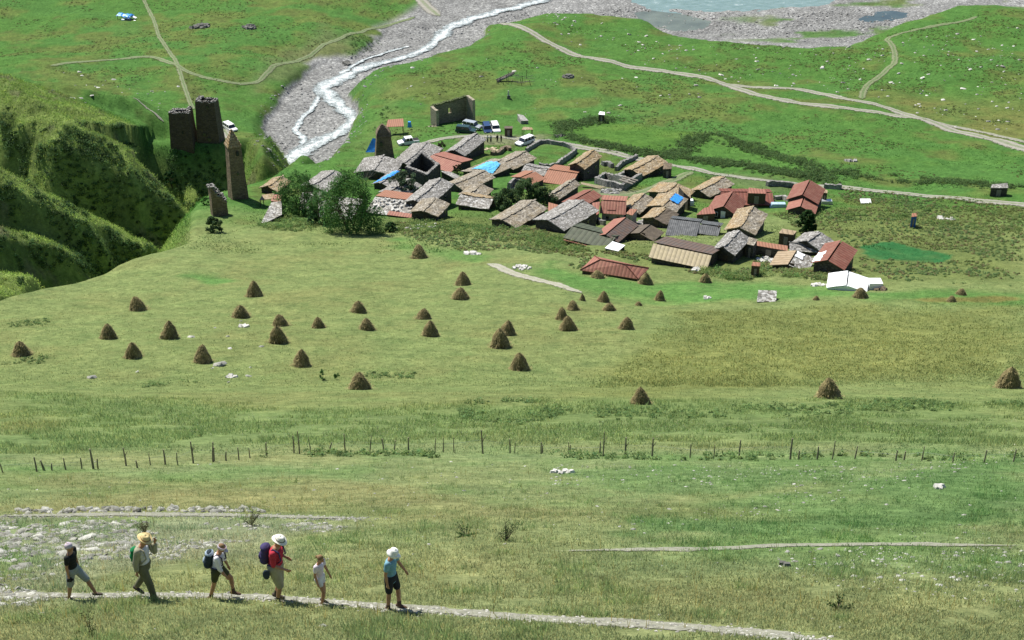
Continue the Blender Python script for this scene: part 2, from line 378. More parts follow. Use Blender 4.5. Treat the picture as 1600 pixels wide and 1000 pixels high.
def m_attr(name, fine=True, translucent=0.0, rough=.9, scales=(1.2, 7.0), lo=.62, hi=1.35):
    m, t, b = newmat(name); a = N(t, 'ShaderNodeAttribute'); a.attribute_name = 'Col'
    col = a.outputs['Color']
    v = coords(t)
    if fine:
        n = noise(t, v, scales[0], 6, .7); n2 = noise(t, v, scales[1], 4, .7)
        col = mixn(t, 'MULTIPLY', 1.0, col, ramp(t, n.outputs[0], [(.3, (lo, lo * 1.02, lo)), (.7, (hi, hi, hi * .97))]))
        col = mixn(t, 'MULTIPLY', 1.0, col, ramp(t, n2.outputs[0], [(.3, (lo * 1.05,) * 3), (.72, (hi,) * 3)]))
        bump(t, b, n2.outputs[0], .5, .12)
    t.links.new(col, b.inputs['Base Color']); b.inputs['Roughness'].default_value = rough; b.inputs['Specular IOR Level'].default_value = .08
    if translucent:
        tr = N(t, 'ShaderNodeBsdfTranslucent'); t.links.new(col, tr.inputs[0]); mx = N(t, 'ShaderNodeMixShader'); mx.inputs[0].default_value = translucent
        t.links.new(b.outputs[0], mx.inputs[1]); t.links.new(tr.outputs[0], mx.inputs[2])
        t.links.new(mx.outputs[0], t.nodes['Material Output'].inputs[0])
    return m
M['leaf'] = m_attr('foliage', False, .42, .6)
M['blade'] = m_attr('grass_blade', False, .5, .6)
M['hay'] = m_attr('hay', True, 0, .9, (3.0, 14.0), .5, 1.4)

# ground shader: coloured by place, with gravel cells where the attribute says so
def ground_material():
    m, t, b = newmat('hillside_ground'); a = N(t, 'ShaderNodeAttribute'); a.attribute_name = 'Col'; v = coords(t)
    g = N(t, 'ShaderNodeAttribute'); g.attribute_name = 'Gravel'
    n0 = noise(t, v, .35, 6, .72); n = noise(t, v, 1.6, 6, .72); n2 = noise(t, v, 9.0, 5, .75)
    col = a.outputs['Color']
    col = mixn(t, 'MULTIPLY', 1.0, col, ramp(t, n0.outputs[0], [(.3, (.72, .76, .74)), (.7, (1.28, 1.22, 1.2))]))
    col = mixn(t, 'MULTIPLY', 1.0, col, ramp(t, n.outputs[0], [(.3, (.62, .68, .62)), (.7, (1.35, 1.3, 1.3))]))
    col = mixn(t, 'MULTIPLY', 1.0, col, ramp(t, n2.outputs[0], [(.3, (.60, .64, .60)), (.72, (1.45, 1.4, 1.35))]))
    vo = N(t, 'ShaderNodeTexVoronoi'); vo.inputs['Scale'].default_value = 2.2; t.links.new(v, vo.inputs['Vector'])
    vs = N(t, 'ShaderNodeSeparateColor'); t.links.new(vo.outputs['Color'], vs.inputs[0])
    gc = ramp(t, vs.outputs[0], [(0, (.60, .60, .61)), (.4, (.85, .85, .87)), (.8, (1.05, 1.05, 1.06)), (1, (1.7, 1.7, 1.7))])
    gcol = mixn(t, 'MULTIPLY', 1.0, a.outputs['Color'], gc)
    gcol = mixn(t, 'MULTIPLY', 1.0, gcol, ramp(t, n.outputs[0], [(.3, (.6, .6, .62)), (.7, (1.4, 1.4, 1.4))]))
    c = mixn(t, 'MIX', g.outputs['Fac'], col, gcol)
    t.links.new(c, b.inputs['Base Color']); b.inputs['Specular IOR Level'].default_value = .05; b.inputs['Roughness'].default_value = .95
    ad = N(t, 'ShaderNodeMath', operation='ADD'); t.links.new(n2.outputs[0], ad.inputs[0]); t.links.new(n.outputs[0], ad.inputs[1])
    bump(t, b, ad.outputs[0], .6, .16)
    return m
M['ground'] = ground_material()

# ------------------------------------------------------------------ object helpers
def setp(o, label=None, cat=None, group=None, kind=None):
    if label: o['label'] = label
    if cat: o['category'] = cat
    if group: o['group'] = group
    if kind: o['kind'] = kind
    return o
def link_mesh(name, me, mat=None, parent=None):
    o = bpy.data.objects.new(name, me); COL.objects.link(o)
    if mat is not None: me.materials.append(mat)
    if parent is not None: o.parent = parent
    return o
def empty(name, loc, rz=0, **kw):
    o = bpy.data.objects.new(name, None); COL.objects.link(o); o.location = loc; o.rotation_euler = (0, 0, rz); o.empty_display_size = .3
    return setp(o, **kw)
def pymesh(name, verts, faces, mat=None, parent=None, smooth_=False):
    me = bpy.data.meshes.new(name); me.from_pydata([tuple(v) for v in verts], [], faces); me.update()
    if smooth_: me.polygons.foreach_set('use_smooth', [True] * len(me.polygons))
    return link_mesh(name, me, mat, parent)
def npmesh(name, V, Fc, mat=None, parent=None, col=None, smooth_=False, extra=None):
    """V (n,3), Fc (m,k) uniform polygons"""
    me = bpy.data.meshes.new(name); V = np.ascontiguousarray(V, dtype=np.float32); Fc = np.ascontiguousarray(Fc, dtype=np.int32)
    k = Fc.shape[1]; me.vertices.add(len(V)); me.vertices.foreach_set('co', V.ravel())
    me.loops.add(Fc.size); me.loops.foreach_set('vertex_index', Fc.ravel())
    me.polygons.add(len(Fc)); me.polygons.foreach_set('loop_start', np.arange(0, Fc.size, k, dtype=np.int32))
    me.polygons.foreach_set('loop_total', np.full(len(Fc), k, np.int32))
    if smooth_: me.polygons.foreach_set('use_smooth', np.ones(len(Fc), bool))
    me.update(calc_edges=True)
    if col is not None:
        a = me.color_attributes.new('Col', 'FLOAT_COLOR', 'POINT'); cc = np.ones((len(V), 4), np.float32); cc[:, :3] = col
        a.data.foreach_set('color', cc.ravel())
    if extra is not None:
        for nme, val in extra.items():
            a = me.attributes.new(nme, 'FLOAT', 'POINT'); a.data.foreach_set('value', np.ascontiguousarray(val, dtype=np.float32))
    return link_mesh(name, me, mat, parent)
class MB:
    """collects boxes, prisms and tubes and links them as one mesh"""
    def __init__(s): s.v = []; s.f = []
    def add(s, V, Fs, T=None):
        b = len(s.v)
        for p in V:
            p = Vector(p); s.v.append(T @ p if T is not None else p)
        for f in Fs: s.f.append([i + b for i in f])
    def box(s, c, size, T=None, rot=None, taper=1.0):
        hx, hy, hz = size[0] / 2, size[1] / 2, size[2] / 2
        V = []
        for z, k in ((-hz, 1), (hz, taper)):
            for x, y in ((-hx, -hy), (hx, -hy), (hx, hy), (-hx, hy)):
                p = Vector((x * k, y * k, z))
                if rot is not None: p = rot @ p
                V.append(p + Vector(c))
        s.add(V, [(3, 2, 1, 0), (4, 5, 6, 7), (0, 1, 5, 4), (1, 2, 6, 5), (2, 3, 7, 6), (3, 0, 4, 7)], T)
    def prism(s, poly, z0, z1):
        n = len(poly); V = [(x, y, z0) for x, y in poly] + [(x, y, z1) for x, y in poly]
        s.add(V, [list(range(n))[::-1], list(range(n, 2 * n))] + [[i, (i + 1) % n, (i + 1) % n + n, i + n] for i in range(n)])
    def tube(s, pts, rads, n=6, cap=True, sy=1.0):
        pts = [Vector(p) for p in pts]; base = len(s.v)
        for i, p in enumerate(pts):
            d = (pts[min(i + 1, len(pts) - 1)] - pts[max(i - 1, 0)])
            if d.length < 1e-6: d = Vector((0, 0, 1))
            d.normalize(); up = Vector((0, 0, 1)) if abs(d.z) < .9 else Vector((1, 0, 0))
            a = d.cross(up).normalized(); b = d.cross(a).normalized(); r = rads[i] if hasattr(rads, '__len__') else rads
            for j in range(n):
                t = 2 * math.pi * j / n; s.v.append(p + a * (math.cos(t) * r) + b * (math.sin(t) * r * sy))
        for i in range(len(pts) - 1):
            for j in range(n):
                s.f.append([base + i * n + j, base + i * n + (j + 1) % n, base + (i + 1) * n + (j + 1) % n, base + (i + 1) * n + j])
        if cap:
            s.f.append([base + j for j in range(n)][::-1]); e = base + (len(pts) - 1) * n; s.f.append([e + j for j in range(n)])
    def sphere(s, c, r, nu=10, nv=7, sc=(1, 1, 1), T=None):
        V = [Vector((0, 0, 1))]
        for i in range(1, nv):
            for j in range(nu):
                a = math.pi * i / nv; t = 2 * math.pi * j / nu; V.append(Vector((math.sin(a) * math.cos(t), math.sin(a) * math.sin(t), math.cos(a))))
        V.append(Vector((0, 0, -1))); Fs = []
        for j in range(nu): Fs.append((0, 1 + j, 1 + (j + 1) % nu))
        for i in range(nv - 2):
            for j in range(nu): Fs.append((1 + i * nu + j, 1 + (i + 1) * nu + j, 1 + (i + 1) * nu + (j + 1) % nu, 1 + i * nu + (j + 1) % nu))
        l = len(V) - 1
        for j in range(nu): Fs.append((l, 1 + (nv - 2) * nu + (j + 1) % nu, 1 + (nv - 2) * nu + j))
        V = [Vector((v.x * r * sc[0], v.y * r * sc[1], v.z * r * sc[2])) for v in V]
        if T is not None: V = [T @ v for v in V]
        s.add([v + Vector(c) for v in V], Fs)
    def build(s, name, mat=None, parent=None, smooth_=False): return pymesh(name, s.v, s.f, mat, parent, smooth_)
def copy_tree(o, parent=None):
    c = o.copy(); COL.objects.link(c); c.parent = parent
    for ch in list(o.children): copy_tree(ch, c)
    return c

# ------------------------------------------------------------------ ground sheet
def build_ground():
    ys = [14.0]
    while ys[-1] < 640: ys.append(ys[-1] + max(.11, ys[-1] * .0042))
    ys = np.array([-400, -250, -150, -90, -50, -25, -10, 0, 5, 8, 10, 11.5, 13] + ys + list(np.linspace(660, 1100, 34)) + [1300, 1700, 2400])
    W = .43 * (CP * np.maximum(ys, 0) + SP * np.abs(np.minimum(prof(np.minimum(ys, 690)), 0))) + 7
    W = np.where(ys < 14, W[13], W)
    u = np.linspace(-1, 1, 760)
    o = 1 + np.cumsum(np.geomspace(.01, .9, 34))
    u = np.concatenate([-o[::-1], u, o])
    X = W[:, None] * u[None, :]; Y = np.repeat(ys[:, None], len(u), 1)
    Z = H(X.ravel(), Y.ravel()).reshape(X.shape)
    V = np.stack([X, Y, Z], -1).reshape(-1, 3)
    nr, nc = X.shape; i = np.arange(nr - 1)[:, None] * nc + np.arange(nc - 1)[None, :]
    Fc = np.stack([i, i + 1, i + nc + 1, i + nc], -1).reshape(-1, 4)
    c = ground_color(V[:, 0], V[:, 1]); g = gravel_mask(V[:, 0], V[:, 1])
    ob = npmesh('ground', V, Fc, M['ground'], None, c, True, {'Gravel': g}); setp(ob, kind='structure')
build_ground()

# ------------------------------------------------------------------ ribbons: roads, paths, stream
def fade(t, b, across, na, nb, k=1.0):
    # ragged edges: the sheet gives way to the ground below where it thins out
    al = N(t, 'ShaderNodeAttribute'); al.attribute_name = 'Along'
    a1 = N(t, 'ShaderNodeMath', operation='MULTIPLY_ADD'); t.links.new(na, a1.inputs[0]); a1.inputs[1].default_value = 1.5; t.links.new(nb, a1.inputs[2])
    a2 = N(t, 'ShaderNodeMath', operation='MULTIPLY_ADD'); t.links.new(across, a2.inputs[0]); a2.inputs[1].default_value = -1.25 * k; t.links.new(a1.outputs[0], a2.inputs[2])
    a3 = N(t, 'ShaderNodeMath', operation='MULTIPLY_ADD'); t.links.new(al.outputs['Fac'], a3.inputs[0]); a3.inputs[1].default_value = -1.6; t.links.new(a2.outputs[0], a3.inputs[2])
    r = ramp(t, a3.outputs[0], [(.10, (0, 0, 0)), (.42, (1, 1, 1))]); t.links.new(r, b.inputs['Alpha'])
def m_road(name, col, mid, midamt, edge, fd=1.0):
    m, t, b = newmat(name); v = coords(t); uvn = N(t, 'ShaderNodeAttribute'); uvn.attribute_name = 'Across'
    n = noise(t, v, 1.3, 5, .7); n2 = noise(t, v, 7, 4, .7)
    # across = -1..1 ; grass strip in the middle
    ab = N(t, 'ShaderNodeMath', operation='ABSOLUTE'); t.links.new(uvn.outputs['Fac'], ab.inputs[0])
    f = ramp(t, ab.outputs[0], [(.0, (midamt,) * 3), (.2, (midamt * .7,) * 3), (.36, (0, 0, 0)), (.75, (0, 0, 0)), (1.0, (edge,) * 3)])
    mul = mixn(t, 'MULTIPLY', 1.0, f, ramp(t, n.outputs[0], [(.35, (.3, .3, .3)), (.65, (1.3, 1.3, 1.3))]))
    c = mixn(t, 'MIX', mul, col, mid)
    c = mixn(t, 'MULTIPLY', 1.0, c, ramp(t, n2.outputs[0], [(.3, (.68, .68, .68)), (.7, (1.35, 1.35, 1.35))]))
    t.links.new(c, b.inputs['Base Color']); bump(t, b, n2.outputs[0], .5, .06); fade(t, b, ab.outputs[0], n.outputs[0], n2.outputs[0], fd); return m
M['road'] = m_road('gravel_road', (.26, .25, .215), (.12, .16, .07), .9, .6)
M['track'] = m_road('grassy_track', (.155, .18, .095), (.075, .13, .04), .95, 1.0)
M['footpath'] = m_road('trodden_path', (.22, .218, .175), (.19, .20, .13), .3, .6, 1.1)
M['sand'] = m_road('sandy_track', (.30, .29, .235), (.19, .21, .12), .5, .95)
def spline(P, step):
    P = np.array(P, float); out = []
    Q = np.vstack([2 * P[0] - P[1], P, 2 * P[-1] - P[-2]])
    for i in range(1, len(Q) - 2):
        p0, p1, p2, p3 = Q[i - 1:i + 3]; n = max(2, int(np.linalg.norm(p2 - p1) / step))
        for j in range(n):
            t = j / n; out.append(.5 * ((2 * p1) + (p2 - p0) * t + (2 * p0 - 5 * p1 + 4 * p2 - p3) * t * t + (3 * p1 - p0 - 3 * p2 + p3) * t ** 3))
    out.append(P[-1]); return np.array(out)
def ribbon(name, pts, width, mat, up, step, jit=.2, world=False, zfn=None, widths=None, nx=9, endfade=None):
    P = spline(pts if world else [tuple(unp(*p)[:2]) for p in pts], step)
    T = np.gradient(P, axis=0); T /= np.linalg.norm(T, axis=1)[:, None] + 1e-9; Nn = np.stack([-T[:, 1], T[:, 0]], 1)
    s = np.cumsum(np.r_[0, np.linalg.norm(np.diff(P, axis=0), axis=1)])
    if widths is not None: wd = np.interp(np.linspace(0, 1, len(P)), np.linspace(0, 1, len(widths)), widths)
    else: wd = np.full(len(P), width)
    a = np.linspace(-1, 1, nx)
    jl = 1 + jit * (fbm(s / (width * 1.2), s * 0 + 3, 5, 4)) * 1.6; jr = 1 + jit * (fbm(s / (width * 1.2), s * 0 + 9, 6, 4)) * 1.6
    off = np.where(a[None, :] < 0, a[None, :] * jl[:, None], a[None, :] * jr[:, None]) * wd[:, None] / 2
    X = P[:, 0:1] + Nn[:, 0:1] * off; Y = P[:, 1:2] + Nn[:, 1:2] * off
    if zfn is None: Z = H(X.ravel(), Y.ravel()).reshape(X.shape) + up - (np.abs(a)[None, :] ** 6) * up * .9
    else: Z = zfn(X, Y)
    V = np.stack([X, Y, Z], -1).reshape(-1, 3); nr, nc = X.shape
    i = np.arange(nr - 1)[:, None] * nc + np.arange(nc - 1)[None, :]; Fc = np.stack([i, i + nc, i + nc + 1, i + 1], -1).reshape(-1, 4)
    ob = npmesh(name, V, Fc[:, ::-1], mat, None, None, True, {'Across': np.repeat(a[None, :], nr, 0).ravel(), 'Along': np.repeat(np.clip(1 - np.minimum(s, s[-1] - s) / (endfade or width * 1.5), 0, 1)[:, None] ** 2, nc, 1).ravel()})
    return setp(ob, kind='structure')
ribbon('road', [(768, 37), (860, 68), (960, 98), (1060, 115), (1130, 131), (1200, 152), (1300, 167), (1400, 181), (1480, 201), (1600, 233), (1680, 252)], 4.2, M['road'], .16, .8)
ribbon('road', [(1120, 129), (1200, 137), (1260, 142), (1340, 158), (1400, 174), (1450, 190)], 3.4, M['road'], .17, .8)
ribbon('road', [(1380, 176), (1440, 186), (1520, 204), (1610, 226)], 2.0, M['road'], .15, .8)
ribbon('road', [(655, 226), (700, 216), (760, 213), (820, 218), (880, 225), (960, 239), (1040, 257), (1100, 269), (1180, 280), (1240, 287), (1300, 292), (1360, 298), (1440, 306), (1520, 313), (1600, 320), (1680, 326)], 3.0, M['road'], .15, .8)
ribbon('road', [(1085, 268), (1060, 278), (1020, 295), (975, 306), (940, 304), (925, 300)], 3.0, M['track'], .15, .7)
ribbon('track', [(1347, 156), (1352, 138), (1385, 110), (1398, 95), (1396, 76), (1388, 60), (1440, 45), (1530, 25)], 2.2, M['track'], .14, .8)
ribbon('track', [(75, 104), (140, 96), (230, 89), (262, 97), (300, 115), (360, 129), (398, 129), (420, 112), (440, 100), (500, 75), (590, 44), (650, 26)], 1.9, M['track'], .14, .8)
ribbon('track', [(222, -10), (240, 30), (250, 60), (275, 97), (290, 140), (302, 172)], 1.5, M['track'], .13, .8)
ribbon('road', [(640, -15), (672, 14), (690, 28)], 5.0, M['road'], .16, .8)
ribbon('track', [(348, 198), (362, 219), (374, 238)], 2.6, M['road'], .14, .5)
ribbon('footpath', [(206, 152), (225, 165), (245, 180), (258, 192)], 1.1, M['footpath'], .12, .6)
ribbon('footpath', [(-30, 929), (90, 931), (200, 930), (300, 930), (450, 936), (600, 948), (700, 956), (850, 967), (1000, 976), (1150, 986), (1300, 1004)], .66, M['footpath'], .02, .12, .35)
ribbon('footpath', [(-30, 808), (80, 806), (200, 804), (330, 805), (450, 808), (600, 812)], 1.0, M['footpath'], .03, .2, .3, endfade=3.0)
ribbon('footpath', [(820, 862), (1050, 858), (1200, 854), (1400, 851), (1640, 853)], .75, M['footpath'], .025, .2, .4, endfade=4.0)
ribbon('track', [(758, 412), (800, 426), (850, 440), (880, 448), (912, 461)], 2.2, M['sand'], .1, .4, .4)

# water
def m_white_water():
    m, t, b = newmat('white_water'); v = coords(t); a = N(t, 'ShaderNodeAttribute'); a.attribute_name = 'Across'
    n = noise(t, v, .5, 6, .75); n2 = noise(t, v, 2.6, 5, .75)
    ad = N(t, 'ShaderNodeMath', operation='ADD'); t.links.new(n.outputs[0], ad.inputs[0]); t.links.new(n2.outputs[0], ad.inputs[1])
    ab = N(t, 'ShaderNodeMath', operation='MULTIPLY_ADD'); aa = N(t, 'ShaderNodeMath', operation='ABSOLUTE'); t.links.new(a.outputs['Fac'], aa.inputs[0])
    t.links.new(aa.outputs[0], ab.inputs[0]); ab.inputs[1].default_value = -.20; a8 = N(t, 'ShaderNodeMath', operation='MULTIPLY'); a8.inputs[1].default_value = .86; t.links.new(ad.outputs[0], a8.inputs[0]); t.links.new(a8.outputs[0], ab.inputs[2])
    c = ramp(t, ab.outputs[0], [(.64, (.13, .15, .15)), (.76, (.28, .32, .33)), (.86, (.56, .60, .61)), (.95, (.78, .81, .82))])
    fade(t, b, aa.outputs[0], n.outputs[0], n2.outputs[0], 1.0)
    t.links.new(c, b.inputs['Base Color']); b.inputs['Roughness'].default_value = .4; bump(t, b, ad.outputs[0], .8, .25); return m
def m_river():
    m, t, b = newmat('river_water'); v = coords(t)
    mp = N(t, 'ShaderNodeMapping'); mp.inputs['Scale'].default_value = (.5, 1.0, 1); t.links.new(v, mp.inputs[0])
    n = noise(t, mp.outputs[0], .6, 6, .75)
    c = ramp(t, n.outputs[0], [(.35, (.12, .19, .18)), (.62, (.20, .28, .28)), (.7, (.6, .66, .66))])
    t.links.new(c, b.inputs['Base Color']); b.inputs['Roughness'].default_value = .25; b.inputs['Specular IOR Level'].default_value = .4
    bump(t, b, n.outputs[0], .5, .2); return m
M['white_water'] = m_white_water(); M['river'] = m_river()
M['pond'] = m_simple('still_water', (.05, .07, .055), .08, .3, .2, .5)
M['shallows'] = m_simple('shallow_water', (.125, .145, .115), .25, .3, .12, .4)
def bedpt(px, py):
    k = kray(py); ys = np.arange(240, 640, .1); g = bedz(ys) + .1 + k * ys; y = ys[int(np.argmax(g > 0))] if (g > 0).any() else 640
    d = ray(px, py); return (d[0] * y / d[1], y)
def wz(up): return lambda X, Y: bedz(Y) + up + .10 * fbm(X / 1.6, Y / 1.6, 71, 3)
sp = [(-58, 284), (-55, 290)] + [bedpt(*p) for p in
      [(428, 268), (445, 252), (470, 236), (505, 220), (535, 203), (552, 186), (536, 168), (512, 150), (508, 138), (530, 124), (570, 106), (622, 93), (668, 74), (700, 46), (735, 31), (790, 16), (830, 6), (870, -6)]]
ribbon('stream', sp, 5, M['white_water'], 0, .5, .45, True, wz(.26), [5, 6, 7.5, 8, 6.5, 5.5, 5, 6, 7.5, 6, 5.5, 5.5, 5, 5, 5, 6, 6.5, 6, 5, 6, 7], 13)
sp2 = [bedpt(*p) for p in [(500, 142), (492, 165), (468, 190), (462, 205), (475, 222), (452, 246)]]
ribbon('stream', sp2, 2.2, M['white_water'], 0, .4, .6, True, wz(.24), None, 7)
sp3 = [bedpt(*p) for p in [(640, 72), (600, 84), (560, 98), (530, 118)]]
ribbon('stream', sp3, 1.8, M['white_water'], 0, .4, .6, True, wz(.24), None, 7)
def sheet(name, P, z, mat, off=3.5):
    P = np.array(P); d = spline(list(P) + [P[0]], 3.0)[:-1]; T = np.roll(d, -1, 0) - np.roll(d, 1, 0); nn = np.stack([T[:, 1], -T[:, 0]], 1); nn /= np.linalg.norm(nn, axis=1)[:, None] + 1e-9
    a = d + nn * off; k = sdf(a[:, 0], a[:, 1], P) < 0; a = np.where(k[:, None], d - nn * off, a)
    return setp(pymesh(name, [(p, q, z) for p, q in a], [list(range(len(a)))], mat), kind='structure')
sheet('river', POOLS[0], -146.28, M['river']); sheet('river', POOLS[1], -146.29, M['shallows']); sheet('pond', POOLS[2], -146.30, M['pond'], 1.0)
M['masonry_tan'] = m_masonry('masonry_tan', (.13, .10, .065), (.245, .19, .125))
M['masonry_hall'] = m_masonry('masonry_hall', (.18, .15, .105), (.31, .27, .195))
M['masonry_umber'] = m_masonry('masonry_umber', (.06, .048, .035), (.125, .098, .07))
# ------------------------------------------------------------------ houses
def plane_hit(px, py, z):
    d = ray(px, py); t = z / d[2]; return Vector((d[0] * t, d[1] * t, z))
def slab(name, A, B, C, D, thick, mat, parent, nu=10, nv=6, jit=.06, seed=0, sag=.0):
    """uneven roof slab over the quad A-B (ridge), D-C (eave), in local coordinates"""
    A, B, C, D = map(Vector, (A, B, C, D)); nrm = (B - A).cross(D - A).normalized()
    if nrm.z < 0: nrm = -nrm
    rs = random.Random(seed); top = []; bot = []
    for j in range(nv + 1):
        for i in range(nu + 1):
            u, v = i / nu, j / nv
            p = A.lerp(B, u).lerp(D.lerp(C, u), v)
            k = jit * (rs.random() - .5) * 2
            e = 0
            if j == nv: p = p + (D - A).normalized() * (rs.random() - .3) * jit * 2.2
            if i in (0, nu): p = p + (B - A).normalized() * (rs.random() - .5) * jit * 2.0
            sg = -sag * math.sin(math.pi * u) * (1 - .6 * v)
            top.append(p + nrm * (k + thick) + Vector((0, 0, sg))); bot.append(p + Vector((0, 0, sg)))
    V = top + bot; n = len(top); Fs = []
    for j in range(nv):
        for i in range(nu):
            a = j * (nu + 1) + i; q = (a, a + 1, a + nu + 2, a + nu + 1); Fs.append(q); Fs.append(tuple(x + n for x in q[::-1]))
    w_ = nu + 1
    for i in range(nu):
        Fs.append((i, i + n, i + 1 + n, i + 1)); a = nv * w_ + i; Fs.append((a, a + 1, a + 1 + n, a + n))
    for j in range(nv):
        a = j * w_; Fs.append((a, a + w_, a + w_ + n, a + n)); a = j * w_ + nu; Fs.append((a, a + n, a + w_ + n, a + w_))
    V2 = [tuple(v) for v in V]
    o = pymesh(name, V2, Fs, mat, parent); bm = bmesh.new(); bm.from_mesh(o.data); bmesh.ops.recalc_face_normals(bm, faces=bm.faces); bm.to_mesh(o.data); bm.free()
    return o
ROOT = {}; HOUSES = []
def house(label, p1, p2, e, hr=4.0, rise=1.3, e2=None, roof='slate_grey', roof2=None, wall='masonry_dark', name='stone_house', cat='house', group=None, inset=.35, sag=.2, ext=0.0, rough=.05, thick=.13, feats=()):
    rise *= .62; hr = hr - 1.8 if hr < 5 else hr - 1.6
    a = unp(*p1, up=hr); b = unp(*p2, up=hr); z = (a.z + b.z) / 2
    a = plane_hit(*p1, z); b = plane_hit(*p2, z); ax = (b - a); L = ax.length; ax.normalize(); nrm = Vector((-ax.y, ax.x, 0))
    def perp(px):
        q = plane_hit(*px, z - rise); return (q - a).dot(nrm)
    w1 = perp(e); w1 = math.copysign(min(max(abs(w1), 1.3), 6.5), w1)
    w2 = perp(e2) if e2 else -w1
    w2 = math.copysign(min(max(abs(w2), 1.0), 6.5), w2)
    if w1 * w2 > 0: w2 = -w2
    w1 *= 1.10; w2 *= 1.10
    wl, wr = (w1, w2) if w1 > 0 else (w2, w1)          # wl > 0 side +y, wr < 0
    mid = (a + b) / 2; g = H1(mid.x, mid.y)
    hg = z - g
    root = empty(name, (mid.x, mid.y, g), math.atan2(ax.y, ax.x), label=label, cat=cat, group=group)
    HOUSES.append((mid.x, mid.y, max(L, wl - wr) * .5))
    h = L / 2 + ext + .22; ez = hg - rise; sd = int(p1[0] * 7 + p1[1])
    rm, rm2 = M[roof], M[roof2 or roof]; stone = roof.startswith('slate')
    th = thick if stone else .07; jt = rough if stone else .015
    nu = max(6, int(L / .6)); nv = 6
    # the two pitches; the ridge of one stands a little proud of the other
    slab('roof', (-h, .12, hg + .0), (h, .12, hg + .0), (h, wl, ez), (-h, wl, ez), th, rm, root, nu, nv, jt, sd, sag if stone else 0)
    r2 = slab('roof', (-h, -.02, hg - .10), (h, -.02, hg - .10), (h, wr, ez), (-h, wr, ez), th, rm2, root, nu, nv, jt, sd + 1, sag if stone else 0)
    # walls with gables
    x0, x1 = -h + inset, h - inset; y0, y1 = wr + inset, wl - inset; dn = -2.2
    ty0 = ez + rise * (1 - abs(y0) / abs(wr)) - .06; ty1 = ez + rise * (1 - abs(y1) / abs(wl)) - .06; tr = hg - .16
    mb = MB(); t = .45
    sec = [(y0, dn), (y1, dn), (y1, ty1), (0, tr), (y0, ty0)]
    for xa, xb in ((x0, x0 + t), (x1 - t, x1)):
        V = [(xa, y, zz) for y, zz in sec] + [(xb, y, zz) for y, zz in sec]; n = 5
        mb.add(V, [list(range(n))[::-1], list(range(n, 2 * n))] + [[i, (i + 1) % n, (i + 1) % n + n, i + n] for i in range(n)])
    mb.box(((x0 + x1) / 2, y0 + t / 2, (ty0 + dn) / 2 - .03), (x1 - x0 - 2 * t, t, ty0 - dn - .06)); mb.box(((x0 + x1) / 2, y1 - t / 2, (ty1 + dn) / 2 - .03), (x1 - x0 - 2 * t, t, ty1 - dn - .06))
    wl_ = mb.build('wall', M[wall], root)
    # door and small windows on the gable and long wall nearest the camera
    side_x = x0 if (root.matrix_basis @ Vector((x0, 0, 0))).y < (root.matrix_basis @ Vector((x1, 0, 0))).y else x1
    sx = -1 if side_x == x0 else 1
    cy = (y0 + y1) / 2
    if 'nodoor' not in feats:
        mb = MB(); mb.box((side_x + sx * .03, cy - .3, .85), (.08, .85, 1.7)); mb.build('door', M['wood_dark'], root)
    side_y = y0 if (root.matrix_basis @ Vector((0, y0, 0))).y < (root.matrix_basis @ Vector((0, y1, 0))).y else y1
    sy = -1 if side_y == y0 else 1
    if ez > 1.7:
        for k in (-.22, .24):
            mb = MB(); mb.box((k * L, side_y + sy * .02, ez * .55), (.45, .06, .5)); f = mb.build('window', M['glass_dark'], root)
            mb = MB(); mb.box((k * L, side_y + sy * .04, ez * .55 + .31), (.7, .14, .10)); mb.build('lintel', M['wood_grey'], f)
    if 'whitedoor' in feats:
        mb = MB(); mb.box((side_x + sx * .09, cy - .2, ez * .62), (.07, .8, 1.9)); d = mb.build('door', M['white_sheet'], root)
        for ky in (1.1,):
            mb = MB(); mb.box((side_x + sx * .06, cy + ky, ez * .75), (.07, .8, .9)); f = mb.build('window', M['white_paint'], root)
            mb = MB(); mb.box((side_x + sx * .11, cy + ky - .19, ez * .75), (.03, .3, .7)); mb.box((side_x + sx * .11, cy + ky + .19, ez * .75), (.03, .3, .7)); mb.build('pane', M['glass_dark'], f)
    if 'ridgestones' in feats or (stone and roof != 'x'):
        mb = MB(); rs = random.Random(sd)
        for i in range(int(L * 1.3)):
            mb.box((-h + (i + rs.random()) * 2 * h / int(L * 1.3), .04 + rs.uniform(-.05, .05), hg + .12 - (sag * math.sin(math.pi * (i + .5) / (L * 1.3)))), (2 * h / int(L * 1.3) * 1.15, rs.uniform(.22, .34), .07), rot=Matrix.Rotation(rs.uniform(-.1, .1), 3, 'Z'))
        mb.build('ridge_stones', rm, root)
    ROOT[label] = (root, L, wl, wr, hg, ez)
    return root
def house_pt(label, x, y, up=0):
    root, L, wl, wr, hg, ez = ROOT[label]; w_ = wl if y > 0 else wr
    z = hg + (ez - hg) * abs(y) / abs(w_) + .2 + up
    return root.matrix_basis @ Vector((x, y, z))

